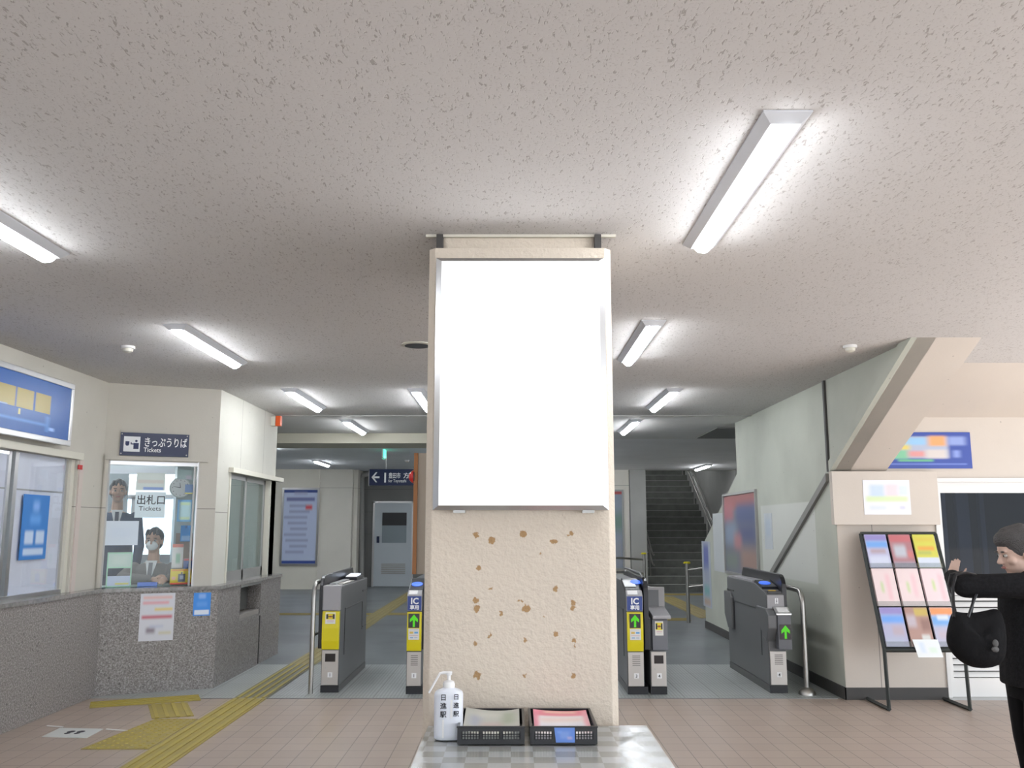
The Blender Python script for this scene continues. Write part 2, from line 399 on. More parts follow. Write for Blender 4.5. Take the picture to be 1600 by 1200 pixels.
def sheet(o3, right, up, w, h, th=.003, out=None):
    """thin printed sheet with UV; o3 = top-left corner"""
    o3 = Vector(o3); right = Vector(right).normalized(); up = Vector(up).normalized(); n = right.cross(up).normalized()
    mb = MB(); mb.prism([o3 + n * th, o3 + right * w + n * th, o3 + right * w - up * h + n * th, o3 - up * h + n * th], -n * th, uv=True)
    return mb
def onplane(px0, py0, px1, py1, p, n):
    """rectangle on a vertical plane from photo extents -> (top-left, right dir, w, h)"""
    ym = (py0 + py1) / 2; xm = (px0 + px1) / 2
    l = hit(px0, ym, p, n); r = hit(px1, ym, p, n); tp = hit(xm, py0, p, n); bt = hit(xm, py1, p, n)
    d = Vector((r.x - l.x, r.y - l.y, 0)); w = d.length
    return Vector((l.x, l.y, tp.z)), d.normalized(), w, tp.z - bt.z
def sheet_px(px0, py0, px1, py1, p, n, th=.003, off=0.001):
    o3, r, w, h = onplane(px0, py0, px1, py1, p, n)
    nn = r.cross(Vector((0, 0, 1)))
    return sheet(o3 + nn * off, r, (0, 0, 1), w, h, th)
def text(body, loc, right, up, size, mat, parent, name='lettering', align='LEFT', bold=0, th=.0015, spacing=1, fitw=None):
    c = bpy.data.curves.new('t', 'FONT'); c.body = body; c.size = size; c.extrude = th / 2; c.offset = bold; c.align_x = align; c.space_character = spacing
    c.resolution_u = 2
    o = bpy.data.objects.new('t', c); COL.objects.link(o); bpy.context.view_layer.update()
    me = bpy.data.meshes.new_from_object(o.evaluated_get(bpy.context.evaluated_depsgraph_get())); bpy.data.objects.remove(o)
    if fitw:
        xs = [v.co.x for v in me.vertices]; k = fitw / (max(xs) - min(xs)); me.transform(Matrix.Diagonal((k, 1, 1, 1)))
    r = Vector(right).normalized(); u = Vector(up).normalized(); n = r.cross(u)
    me.transform(Matrix.Translation(Vector(loc)) @ Matrix((r, u, n)).transposed().to_4x4())
    me.materials.clear(); me.materials.append(mat)
    mw = WM[parent.name]; me.transform(mw.inverted())
    o = bpy.data.objects.new(name, me); COL.objects.link(o); o.parent = parent; WM[o.name] = mw.copy()
    return o
KIDS = {}
def copy_tree(o, parent=None):
    c = o.copy(); COL.objects.link(c)
    if parent is not None: c.parent = parent
    for ch in [k for k in COL.objects if k.parent == o]: copy_tree(ch, c)
    return c

# ================================================================ SETTING
XL, XLF = -3.74, -3.64           # upper left wall, front of its granite base
T0, T1 = Vector((-3.64, 8.15, 0)), Vector((-2.74, 8.56, 0))   # granite base of the ticket wall
TD = (T1 - T0).normalized(); TN = Vector((TD.y, -TD.x, 0))    # towards the hall
U0 = T0 - TN * .1; U0 = U0 + TD * ((XL - U0.x) / TD.x)
XS = -2.83
U1 = U0 + TD * ((XS - U0.x) / TD.x)
YE = 10.64
XR = 2.86; YR = 8.0; LED = .915

struct('floor', MB().prism([(-9, -5, 0), (6.0, -5, 0), (6.0, 8.05, 0), (-9, 8.05, 0)], (0, 0, -.1)), m_tile)
struct('ground', MB().prism([(-40, -50, -.03), (50, -50, -.03), (50, 7, -.03), (-40, 7, -.03)], (0, 0, -.1)), M('sunlit_pavement', (.52, .52, .52), .8))  # unseen ground outside, added to bounce sunlight up to the ceiling
struct('floor', MB().prism([(-9, 8.05, 0), (10, 8.05, 0), (10, 10.0, 0), (-9, 10.0, 0)], (0, 0, -.1)), m_rib)
struct('floor', MB().prism([(-9, 10.0, 0), (10, 10.0, 0), (10, 27, 0), (-9, 27, 0)], (0, 0, -.1)), m_floor2)
struct('trim_1', B(-2.70, 2.80, 8.035, 8.06, .0, .004), M('metal_threshold', (.3, .3, .3), .3, .6))

struct('ceiling', B(-9, 2.8, -5, YE, CE, CE + .1), m_ceil)
struct('ceiling', B(2.8, 5.5, -5, 7.19, CE, CE + .1), m_ceil)
struct('ceiling', B(2.8, 3.05, 7.19, YE, CE, CE + .1), m_ceil)
struct('ceiling', MB().yz(3.32, 6.4, [(7.19, CE), (7.19, CE + .1), (8.2, 2.53), (8.2, 2.345)]), m_warm)
m_ceil2 = wallmat('painted_smooth_ceiling', (.70, .69, .67), stain=.93, dots=False)
struct('ceiling', B(-9, 6, YE, 13.5, CE, CE + .1), m_ceil2)
struct('ceiling', B(-.1, 6, 13.5, 20.95, CE, CE + .1), wallmat('far_white_ceiling', (.80, .79, .80), stain=.93, dots=False))
struct('ceiling', B(-9, -.1, 13.5, 23, 2.87, 2.97), wallmat('far_bluish_ceiling', (.74, .77, .80), stain=.93, dots=False))
struct('trim_2', B(XS, 2.86, YE - .012, YE + .012, CE - .012, CE + .0), m_aludull)
struct('trim_3', MB().box(-9, -.1, 12.7, 13.5, 2.64, 2.95), wallmat('painted_beam', (.55, .53, .44), stain=.93, dots=False))
struct('trim_4', B(2.74, 6, 11.9, 13.3, CE - .015, CE + .05), m_backdk)  # dark panel standing in for a shaded opening in the ceiling

# left wall
struct('wall_left', B(XL - .12, XL, -5, U0.y + .05, 2.03, CE), m_beige)
struct('wall_left', B(XL - .12, XL, 7.72, U0.y + .05, LED, 2.03), m_beige)
struct('wall_left', B(XL - .12, XLF, -5, 8.15, 0, LED - .03), m_gran)
def slab_on(a, b2, off0, off1, z0, z1):
    """vertical slab along a->b2 between two offsets towards the hall"""
    d = (b2 - a).normalized(); n = Vector((d.y, -d.x, 0))
    q = [a + n * off0, b2 + n * off0, b2 + n * off1, a + n * off1]
    return MB().prism([(p.x, p.y, z0) for p in q], (0, 0, z1 - z0))
# ticket opening along U: photo x 163..308
tl = hit(163, 800, U0, TN); tr = hit(307, 800, U0, TN)
ztop = hit(235, 721, U0, TN).z
struct('wall_front', slab_on(U0, U1, -.12, 0, ztop, CE), m_beige)
struct('wall_front', slab_on(U0, Vector((tl.x, tl.y, 0)), -.12, 0, LED, ztop), m_beige)
struct('wall_front', slab_on(Vector((tr.x, tr.y, 0)), U1, -.12, 0, LED, ztop), m_beige)
struct('wall_front', slab_on(T0, T1, -.2, 0, 0, LED - .03), m_gran)
# side wall with windows
ys0 = AX(354, 830, XS).y; ys1 = AX(428, 830, XS).y; zs = AX(352, 737, XS).z
struct('wall_side', B(XS - .12, XS, U1.y, YE, zs, CE), m_beige2)
struct('wall_side', B(XS - .12, XS, U1.y, ys0, LED, zs), m_beige2)
struct('wall_side', B(XS - .12, XS, ys1, YE, LED, zs), m_beige2)
hy0 = AX(375, 940, -2.74).y; hy1 = AX(407, 940, -2.74).y
hz0 = AX(390, 964, -2.74).z; hz1 = AX(390, 908, -2.74).z
YSE = 10.85
gm = MB().box(-2.95, -2.74, T1.y, hy0, 0, LED - .03); gm.box(-2.95, -2.74, hy0, hy1, 0, hz0); gm.box(-2.95, -2.74, hy0, hy1, hz1, LED - .03); gm.box(-2.95, -2.74, hy1, YSE, 0, LED - .03); gm.box(-2.95, -2.90, hy0, hy1, hz0, hz1)
struct('wall_side', gm, m_gran)
# ledge
lb = MB(); q = [(-3.80, -5), (XLF - .0 + .015, -5), (XLF + .015, 8.14), (T1.x + .015, T1.y - .01), (-2.725, YSE + .01), (-2.95, YSE + .01), (-2.95, U1.y + .0), (-3.80, U0.y + .0)]
lb.prism([(a, b_, LED) for a, b_ in q], (0, 0, -.032)); struct('trim_5', lb, m_ledge)
# office back side of the corner
struct('wall_office', B(-9, XS, YE, YE + .12, 0, CE), m_beige2)
m_ofw = M('office_wall_paint', (.62, .66, .68), .7)
struct('wall_office', B(-9, XS - .12, 10.5, YE, 0, CE), m_ofw)
struct('wall_office', B(-6.2, -6.1, -5, 10.5, 0, CE), m_ofw)
struct('floor', MB().prism([(-6.1, -5, .2), (XL - .12, -5, .2), (XL - .12, 8.35, .2), (-2.96, 8.85, .2), (-2.96, 10.5, .2), (-6.1, 10.5, .2)], (0, 0, -.2)), M('office_linoleum', (.2, .22, .22), .5))

# far left
struct('wall_back', B(-9, -4.7, 21.97, 22.2, 0, 2.87), wallmat('far_cream_wall', (.82, .79, .70), stain=.92, dots=False))
xc = A(549.5, 800, 22).x
struct('wall_back', B(-4.7, xc, 22, 22.2, 0, 2.87), m_back)
struct('wall_back', B(xc, xc + .1, 22.2, 23, 0, 2.87), m_back)
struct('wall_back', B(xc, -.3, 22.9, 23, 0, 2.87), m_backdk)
struct('wall_back', B(-.3, 2.7, 20.8, 21, 0, CE + .1), m_back)
struct('wall_divider', B(-.40, -.3, 20.8, 23, 0, 2.87), m_back)
struct('wall_far_left', B(-9, -8.9, YE, 22, 0, 2.87), m_back)

# right green stair wall
wr = MB().yz(XR, XR + .14, [(6.2, CE), (8.0, 1.94), (8.0, CE)]).yz(XR, XR + .14, [(8.002, CE), (8.002, 0), (11.43, 0), (11.43, CE)]).yz(XR, XR + .14, [(11.43, 0), (13.6, 0), (13.6, 1.22), (11.43, 2.13)])
struct('wall_right', wr, m_green)
struct('wall_right', B(XR + .14, 5.3, 13.45, 13.6, 0, .02), m_green)
struct('wall_stairwell', B(5.2, 5.35, 8.2, 21, 0, CE), m_stairw)
# slanted beam
bm_ = MB().yz(XR + .004, 3.32, [(6.2, CE), (8.0, 1.94), (8.2, 1.94), (8.2, CE + .05), (6.2, CE + .05)])
struct('trim_6', bm_, m_warm)
struct('trim_7', MB().yz(2.82, XR, [(6.2, CE), (8.0, 1.94), (8.0, 2.04), (6.41, CE)]), m_green)
# right front wall
zt = A(1500, 747, YR).z; xw = A(1467, 900, YR).x
struct('wall_right_front', B(XR + .004, xw, YR - .004, YR + .2, .0, 1.94), m_warm2)
struct('wall_right_front', B(xw, 6.2, YR, YR + .2, zt, 2.44), m_warm)
struct('wall_right_front', B(XR + .145, xw, YR - .004, YR + .2, 1.94, 2.44), m_warm)
struct('wall_right_front', B(5.9, 6.2, YR, YR + .2, 0, zt), m_warm2)
xb0 = A(1301, 780, YR - .06).x; xb1 = A(1466, 780, YR - .06).x
struct('trim_8', B(xb0, xb1, YR - .07, YR, A(1380, 820, YR).z, A(1380, 737, YR).z), m_warm, bevel=.004)
struct('baseboard_right', B(XR - .012, xw, YR - .015, YR + .01, 0, .10), m_dgrey)
struct('baseboard_right', B(XR - .015, XR, YR - .015, 13.6, 0, .10), m_dgrey)
# right side of the hall, open doorway to daylight behind
struct('wall_far_right', B(6.2, 6.3, 7.0, 8.2, 0, CE), m_warm)
# dark room behind the shutter door
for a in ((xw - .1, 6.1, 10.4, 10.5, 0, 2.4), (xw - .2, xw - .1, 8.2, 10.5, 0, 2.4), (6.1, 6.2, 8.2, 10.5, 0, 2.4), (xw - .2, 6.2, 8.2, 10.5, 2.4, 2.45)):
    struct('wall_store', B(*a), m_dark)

# ---- windows / doors of the setting
# left window: sliding panels with white blinds
yj = 7.72; w1 = thing('window_1', (XL - .05, 6.5, LED), None, None); w1['kind'] = 'structure'
B(XL - .02, XL + .025, 2.5, yj + .06, 2.03, 2.09).build('window_frame', m_cream, w1, bevel=.004)
B(XL - .08, XL - .02, yj - .06, yj, LED, 2.03).build('window_frame', m_cream, w1)
B(XL - .10, XL - .03, 2.5, yj, LED, LED + .03).build('window_frame', m_alu, w1)
B(XL - .015, XL + .012, yj + .03, yj + .10, LED, 2.03).build('window_trim', M('pinkish_trim', (.58, .50, .46), .6), w1, bevel=.003)
m_blind = M('white_blind', (.74, .76, .82), .5, var=(3, .9))
y_m = AX(14, 800, XL - .06).y
for (a, b_) in ((y_m, yj - .06), (5.0, y_m - .05), (3.2, 5.0 - .05)):
    B(XL - .075, XL - .045, a, a + .05, LED + .03, 2.03).build('window_mullion', m_alu, w1)
    B(XL - .075, XL - .045, b_ - .04, b_, LED + .03, 2.03).build('window_mullion', m_alu, w1)
    B(XL - .07, XL - .06, a + .05, b_ - .04, LED + .03, 2.03).build('blind', m_blind, w1)
    zz = AX(60, 766, XL).z
    B(XL - .062, XL - .056, a + .05, b_ - .04, zz - .006, zz + .006).build('blind_rail', m_aludull, w1)
    B(XL - .05, XL - .046, a + .05, b_ - .04, LED + .03, 2.03).build('glass_pane', glassmat('blind_glass', (.97, .98, 1), .08), w1)

# ticket window
w2 = thing('window_2', (U0.x, U0.y, LED), None, None); w2['kind'] = 'structure'
def tslab(x0, x1, y0, y1, off0, off1):
    a = hit(x0, 820, U0, TN); b_ = hit(x1, 820, U0, TN); z1 = hit(235, y0, U0, TN).z; z0 = hit(235, y1, U0, TN).z
    return slab_on(Vector((a.x, a.y, 0)), Vector((b_.x, b_.y, 0)), off0, off1, z0, z1)
tslab(157, 319, 714, 720, 0, .035).build('window_frame', m_beige, w2)
tslab(157, 163, 720, 917, 0, .02).build('window_frame', m_beige, w2)
tslab(163, 307, 720, 727, -.08, -.02).build('window_rail', m_alu, w2)
tslab(163, 166, 720, 917, -.08, -.02).build('window_mullion', m_aludull, w2)
tslab(299, 302, 724, 917, -.06, -.03).build('window_mullion', m_aludull, w2)
tslab(304, 307, 720, 917, -.08, -.0).build('window_mullion', m_alu, w2)
tslab(164, 300, 725, 917, -.055, -.05).build('glass_pane', glassmat('ticket_window_glass', (.97, .99, .99), .035), w2)

# side windows
w3 = thing('window_3', (XS, ys0, LED), None, None); w3['kind'] = 'structure'
B(XS - .02, XS + .05, ys0 - .03, ys1 + .18, zs, zs + .05).build('window_frame', m_cream, w3, bevel=.004)
B(XS - .1, XS + .01, ys0, ys0 + .04, LED, zs).build('window_frame', m_cream, w3)
B(XS - .1, XS - .0, ys1 - .07, ys1, LED, zs).build('window_frame', M('dark_gap', (.03, .03, .025), .6), w3)
B(XS - .08, XS - .01, ys1 - .2, ys1 - .09, LED, zs).build('window_frame', m_cream, w3)
ymid = AX(382, 820, XS - .04).y
for (a, b_, dx) in ((ys0 + .04, ymid, 0), (ymid - .02, ys1 - .22, -.03)):
    for (c0, c1, d0, d1) in ((a, a + .07, LED, zs), (b_ - .05, b_, LED, zs), (a, b_, LED, LED + .10), (a, b_, zs - .05, zs)):
        B(XS - .06 + dx, XS - .035 + dx, c0, c1, d0, d1).build('window_mullion', m_aludull, w3)
    B(XS - .05 + dx, XS - .045 + dx, a + .07, b_ - .05, LED + .1, zs - .05).build('glass_pane', m_glassr, w3)

# shutter door on the right
w4 = thing('door_1', (4.6, YR, 0), None, None); w4['kind'] = 'structure'
wx1 = 5.9
B(xw, xw + .035, YR - .02, YR + .1, 0, zt).build('door_frame', m_whitep, w4, bevel=.003)
B(xw, wx1, YR - .02, YR + .1, zt - .035, zt).build('door_frame', m_whitep, w4, bevel=.003)
B(wx1 - .035, wx1, YR - .02, YR + .1, 0, zt).build('door_frame', m_whitep, w4, bevel=.003)
zg = A(1500, 770, YR).z; zl1 = A(1530, 930, YR).z; zl0 = A(1530, 1060, YR).z
xm = (xw + wx1) / 2
for (a, b_) in ((xw + .035, xm), (xm, wx1 - .035)):
    lf = B(a, a + .04, YR + .02, YR + .06, .02, zt - .035).box(b_ - .04, b_, YR + .02, YR + .06, .02, zt - .035)
    lf.box(a + .04, b_ - .04, YR + .02, YR + .06, zg, zt - .035).box(a + .04, b_ - .04, YR + .02, YR + .06, .02, zl0).box(a + .04, b_ - .04, YR + .02, YR + .06, zl1, zl1 + .03)
    leaf = lf.build('door_leaf', m_whitep, w4)
    B(a + .04, b_ - .04, YR + .035, YR + .04, zl1 + .03, zg).build('glass_pane', glassmat('dark_room_glass', (.45, .48, .55), .035), w4)
    lv = MB(); nl = 13
    for i in range(nl):
        z = zl0 + (zl1 - zl0) * (i + .5) / nl; h = (zl1 - zl0) / nl * .5
        lv.prism([(a + .04, YR + .022, z - h * .75), (a + .04, YR + .052, z + h * .75), (a + .04, YR + .060, z + h * .75), (a + .04, YR + .030, z - h * .75)], (b_ - a - .08, 0, 0))
    lv.build('louvre', m_whitep, w4)
    B(a + .04, b_ - .04, YR + .075, YR + .08, zl0, zl1).build('backing', m_dgrey, w4)
B(xw, wx1, YR - .03, YR + .1, 0, .02).build('sill', m_aludull, w4)
for i, x in enumerate((4.45, 4.62, 4.86, 5.3)):
    struct('trim_9', B(x, x + (.06, .13, .05, .2)[i], 9.4, 9.46, .0, 2.38), M('grey_curtain', (.5, .56, .62), .6))

# office door at the far end
dY = 22.9; dx0 = A(582, 850, dY).x; dx1 = A(646, 850, dY).x; dz = A(614, 783, dY).z
w5 = thing('door_2', ((dx0 + dx1) / 2, dY, 0), None, None); w5['kind'] = 'structure'
B(dx0 - .0, dx0 + .05, dY - .06, dY + .02, 0, dz).build('door_frame', m_alu, w5); B(dx1 - .05, dx1, dY - .06, dY + .02, 0, dz).build('door_frame', m_alu, w5)
B(dx0, dx1, dY - .06, dY + .02, dz - .05, dz).build('door_frame', m_alu, w5)
px = lambda v: A(v, 850, dY).x
pz = lambda v: A(614, v, dY).z
d = B(dx0 + .05, dx1 - .05, dY - .04, dY, .01, dz - .05)
d.build('door_leaf', m_doorp, w5)
B(px(597), px(635), dY - .055, dY - .04, pz(821), pz(801)).build('glass_pane', m_dark, w5)
B(px(597), px(635), dY - .055, dY - .04, pz(848), pz(821)).build('glass_pane', M('frosted_pane', (.26, .31, .34), .3), w5)
lv = MB()
for i in range(6):
    z = pz(897) + (pz(880) - pz(897)) * (i + .5) / 6; lv.box(px(597), px(634), dY - .055, dY - .04, z - .015, z + .015)
lv.build('vent_grille', m_aludull, w5)
B(px(589), px(593), dY - .08, dY - .04, pz(848), pz(838)).build('handle', m_navy, w5)

# ================================================================ PILLAR
PX0, PX1, PY = -.375, .447, 3.9
p = thing('pillar', ((PX0 + PX1) / 2, 4.3, 0), None, None); p['kind'] = 'structure'; p.name = 'wall_pillar'; WM['wall_pillar'] = WM.get('pillar')
ch = .028
MB().prism([(PX0 + ch, PY, 0), (PX1 - ch, PY, 0), (PX1, PY + ch, 0), (PX1, 4.7, 0), (PX0, 4.7, 0), (PX0, PY + ch, 0)], (0, 0, 2.70)).build('shaft', m_pil, p, bevel=.004)
MB().prism([(PX0 + .05, PY + .07, 2.70), (PX1 - .06, PY + .07, 2.70), (PX1 - .06, 4.66, 2.70), (PX0 + .05, 4.66, 2.70)], (0, 0, .085)).build('neck', m_pil, p, bevel=.02)
B(PX0 + .03, PX0 + .06, PY + .03, PY + .13, 2.702, CE - .006).build('bracket', m_dgrey, p); B(PX1 - .07, PX1 - .04, PY + .03, PY + .13, 2.702, CE - .006).build('bracket', m_dgrey, p)
B(PX0 - .02, PX1 + .03, PY + .05, PY + .065, CE - .012, CE).build('ceiling_trim', m_cream, p)
B(PX0 - .012, PX0, 4.05, 4.07, .7, 2.6).build('conduit', m_cream, p)

# light box on the pillar
lb = thing('light_box', (.037, PY, 1.52), 'blank white backlit poster box in aluminium frame hung on central pillar', 'light box')
x0, x1, z0, z1, yf = -.336, .410, 1.525, 2.632, PY - .085
B(x0 + .01, x1 - .01, yf + .02, PY, z0 + .01, z1 - .01).build('housing', m_aludull, lb)
fr = MB()
w = .026
for q in (((x0, z0), (x1, z0), (x1 - w, z0 + w * .75), (x0 + w, z0 + w * .75)), ((x1, z0), (x1, z1), (x1 - w, z1 - w * .75), (x1 - w, z0 + w * .75)), ((x1, z1), (x0, z1), (x0 + w, z1 - w * .75), (x1 - w, z1 - w * .75)), ((x0, z1), (x0, z0), (x0 + w, z0 + w * .75), (x0 + w, z1 - w * .75))):
    a = [Vector((x, yf + (0.0 if i > 1 else .02), z)) for i, (x, z) in enumerate(q)]
    fr.prism(a, (0, .045, 0))
fr.build('frame', m_alu, lb)
B(x0 + w, x1 - w, yf + .005, yf + .018, z0 + w * .75, z1 - w * .75).build('lit_panel', m_lbox, lb)
for x in (-.25, .30): B(x, x + .05, PY - .05, PY, z0 - .012, z0 + .01).build('bracket', m_aludull, lb)

# information board behind the pillar, sticking out on its left
nb = thing('notice_board', (-.52, 4.8, 1.2), 'beige board with orange-brown edge standing out from the left side of the pillar', 'notice board')
bx0 = A(652, 800, 4.6).x; bxo = A(645.5, 800, 4.59).x; bz1 = A(655, 708, 4.6).z; bz0 = A(655, 897, 4.6).z
B(bx0, PX0, 4.6, 4.64, bz0, bz1).build('board', wallmat('beige_laminate', (.42, .37, .31), stain=.95, dots=False), nb)
B(bxo, bx0, 4.59, 4.64, bz0, bz1).build('edge', m_brown, nb)
al = thing('alarm_lamp', A(645, 745, 4.62), 'round red alarm lamp on the edge of the orange-edged board', 'alarm lamp')
c = A(644, 745, 4.62)
MB().lathe((bxo, 4.62, c.z), [(.034, 0), (.034, .006), (.030, .014), (.020, .024), (.006, .029)], 24, (-1, 0, 0)).build('dome', m_red, al, smooth=True)
MB().lathe((bxo + .004, 4.62, c.z), [(.038, 0), (.038, .006)], 24, (-1, 0, 0)).build('rim', m_dgrey, al)

# ================================================================ CEILING ITEMS
def make_light():
    t = thing('ceiling_light', (0, 0, CE), 'x', 'ceiling light')
    L = 1.38
    b2 = MB(); a = [(-.08, -L / 2), (.08, -L / 2), (.08, L / 2), (-.08, L / 2)]; c2 = [(-.05, -L / 2 + .03), (.05, -L / 2 + .03), (.05, L / 2 - .03), (-.05, L / 2 - .03)]
    va = [b2.bm.verts.new((x, y, CE)) for x, y in a]; vb = [b2.bm.verts.new((x, y, CE - .006)) for x, y in a]; vc = [b2.bm.verts.new((x, y, CE - .034)) for x, y in c2]
    b2.face(va); b2.bridge(va, vb); b2.bridge(vb, vc); b2.face(vc)
    b2.build('base', m_fix, t)
    d2 = MB(); rs = []
    for i, y in enumerate((-L / 2 + .035, -L / 2 + .045, -L / 2 + .07, L / 2 - .07, L / 2 - .045, L / 2 - .035)):
        k = (.25, .75, 1, 1, .75, .25)[i]
        rs.append([d2.bm.verts.new((.037 * math.cos(th), y, CE - .03 - .038 * k * math.sin(th))) for th in [math.pi * j / 10 for j in range(11)]])
    for i in range(1, 6): d2.bridge(rs[i - 1], rs[i])
    d2.face(rs[0]); d2.face(rs[-1])
    d2.build('diffuser', m_lit, t, smooth=True)
    return t
proto = make_light()
lights = [(.890, 3.40, 'long ceiling light nearest the viewer, right of the white light box'),
          (-2.25, 3.55, 'long ceiling light cut by the left edge of the picture'),
          (.92, 6.35, 'ceiling light just right of the pillar, second back on the right'),
          (-2.225, 6.46, 'ceiling light left of the pillar, ahead of the ticket office corner'),
          (1.57, 9.22, 'ceiling light on the right just before the far ceiling joint'),
          (-2.15, 9.22, 'ceiling light beside the ticket office side wall before the ceiling joint'),
          (-.93, 9.22, 'ceiling light half hidden behind the left side of the pillar'),
          (-2.06, 11.7, 'ceiling light just beyond the ceiling joint left of the pillar'),
          (1.54, 11.7, 'ceiling light just beyond the ceiling joint right of the pillar'),
          (-4.15, 19.6, 'distant ceiling light over the far corridor, above the blue bordered poster'),
          (-4.42, 15.8, 'ceiling light mostly hidden behind the ticket office corner'),
          (4.15, 19.6, 'distant ceiling light in front of the stairs'),
          (.35, 12.8, 'added unseen ceiling light straight behind the pillar'),  # from here down: unseen lights added to brighten the far hall
          (-.9, 15.8, 'added unseen ceiling light behind the left half of the pillar, beyond the beam'),
          (1.1, 15.8, 'added unseen ceiling light behind the right half of the pillar'),
          (-.9, 19.6, 'added unseen far ceiling light behind the left half of the pillar'),
          (.0, 17.7, 'added unseen ceiling light behind the middle of the pillar, far back'),
          (1.4, 19.3, 'added unseen far ceiling light behind the right half of the pillar'),
          (-6.6, 19.6, 'added unseen far corridor ceiling light behind the ticket office'),
          (-6.6, 15.8, 'added unseen corridor ceiling light close behind the ticket office')]
for i, (x, y, lab) in enumerate(lights):
    o = proto if i == 0 else copy_tree(proto)
    o.location = (x, y, CE if not (y > 13.5 and x < 0) else 2.87) if True else None; o['label'] = lab; o['group'] = 'long ceiling lights'
def detector(loc, lab, r=.05):
    t = thing('smoke_detector', loc, lab, 'smoke detector')
    MB().lathe(loc, [(r, 0), (r, -.018), (r * .8, -.02)], 24).build('base', m_whitep, t, smooth=True)
    MB().lathe(Vector(loc) + Vector((0, 0, -.02)), [(r * .75, 0), (r * .7, -.02), (r * .3, -.03)], 24).build('cap', m_cream, t, smooth=True)
detector(G(200, 541, CE), 'small white smoke detector on the ceiling above the ticket sign')
detector(G(1328, 540, CE), 'small white smoke detector on the ceiling near the slanted beam')
pt = G(636, 719, 2.87); detector(pt, 'tiny smoke detector on the far ceiling above the platform sign')
pt = G(652, 538, CE); cs = thing('ceiling_speaker', pt, 'round dark ceiling opening partly hidden by the left edge of pillar', 'ceiling speaker')
MB().lathe(pt, [(.115, 0), (.115, -.008), (.095, -.012)], 32).build('rim', m_cream, cs, smooth=True)
MB().lathe(pt + Vector((0, 0, -.0121)), [(.092, 0), (.092, -.002)], 32).build('grille', m_dark, cs)
pt = A(648, 549, YE)
pt = A(447, 658, 10.5); el = thing('emergency_lamp', (XS, 10.5, pt.z), 'small orange lamp box at the top of the ticket office corner', 'lamp')
B(XS, XS + .05, 10.45, 10.55, pt.z - .06, pt.z + .05).build('bracket', m_cream, el)
B(XS + .05, XS + .11, 10.46, 10.54, pt.z - .06, pt.z + .06).build('lens', m_orange, el, bevel=.008)
pt = A(600, 708, 16.5); ex = thing('exit_sign', (pt.x, 16.5, pt.z), 'small green exit sign hanging edge-on from the far ceiling', 'exit sign')
B(pt.x - .012, pt.x + .012, 16.3, 16.6, pt.z - .1, pt.z + .09).build('housing', m_whitep, ex)
B(pt.x + .012, pt.x + .03, 16.31, 16.59, pt.z - .09, pt.z + .08).build('lit_face', M('green_lit_sign', (.05, .5, .3), .4, emit=(.1, .7, .45), es=.9), ex)
B(pt.x - .035, pt.x - .012, 16.5, 16.7, pt.z - .1, pt.z + .08).build('lit_face', M('green_lit_sign_face', (.05, .5, .3), .4, emit=(.1, .7, .45), es=.6), ex)
B(pt.x - .006, pt.x + .006, 16.5, 16.52, pt.z + .09, 2.87).build('rod', m_aludull, ex)

# ================================================================ SIGNS
# tickets sign
o3, r, w, h = onplane(187.5, 677.5, 295, 713, U0 + TN * .012, TN)
up = Vector((0, 0, 1)); nn = r.cross(up)
tg = thing('ticket_sign', o3 + r * w / 2 - up * h, 'navy sign with ticket pictogram reading Tickets, above the ticket window', 'sign')
b_ = sheet(o3, r, up, w, h, .012).build('sign_board', m_navy, tg)
def rel(u, v, d=.0135): return o3 + r * (w * u) - up * (h * v) + nn * d
s_ = .235
sheet(rel(.05, .17, .0125), r, up, h * .66, h * .66, .0015).build('pictogram_panel', M('white_film', (.75, .77, .8), .4), tg, bevel=.0006)
pk = MB()
def pq(u0, u1, v0, v1):
    a = rel(.05, .17, .0145) + r * h * .66 * u0 - up * h * .66 * v0
    pk.prism([a, a + r * h * .66 * (u1 - u0), a + r * h * .66 * (u1 - u0) - up * h * .66 * (v1 - v0), a - up * h * .66 * (v1 - v0)], -nn * .0008)
pq(.10, .34, .32, .56); pq(.14, .30, .56, .62); pq(.60, .92, .42, .82); pq(.42, .64, .46, .53); pq(.42, .48, .38, .50)
cc = rel(.05, .17, .0137) + r * h * .66 * .76 - up * h * .66 * .29
pk.lathe(cc, [(.011, 0), (.011, .0008)], 16, nn)
pk.build('pictogram', m_txtn, tg)
text('きっぷうりば', rel(.335, .56), r, up, h * .46, m_txt, tg, bold=.0008, fitw=w * .62)
text('Tickets', rel(.34, .82), r, up, h * .27, m_txt, tg, bold=.0003, fitw=w * .25)
for (u, v) in ((.02, .07), (.97, .07), (.02, .92), (.97, .92)): MB().lathe(rel(u, v, .012), [(.006, 0), (.005, .003)], 10, nn).build('screw', m_steel, tg)

# blue illuminated board on the left wall
xbf = XL + .10; ya = 5.2; yb = AX(115, 640, xbf).y; za = AX(112, 599, xbf).z; zb = AX(112, 698, xbf).z
bb = thing('advertising_board', (XL, (ya + yb) / 2, zb), 'blue advertising board with three gold squares in silver frame high on left wall', 'advertising board')
B(XL, xbf - .012, ya + .02, yb - .02, zb + .02, za - .02).build('housing', m_aludull, bb)
f = MB()
for q in ((ya, yb, za - .045, za), (ya, yb, zb, zb + .045), (ya, ya + .045, zb + .045, za - .045), (yb - .045, yb, zb + .045, za - .045)): f.box(xbf - .03, xbf, *q)
f.build('frame', m_alu, bb, bevel=.005)
uL = lambda pxl: 1 - (yb - .045 - AX(pxl, 630, xbf).y) / (yb - ya - .09)
pa = []
for (a, c2) in ((-8, 25), (27, 54), (57, 81)): pa.append(((uL(a) + uL(c2)) / 2, .42, abs(uL(c2) - uL(a)) / 2, .17, (.36, .29, .08), .006, 1))
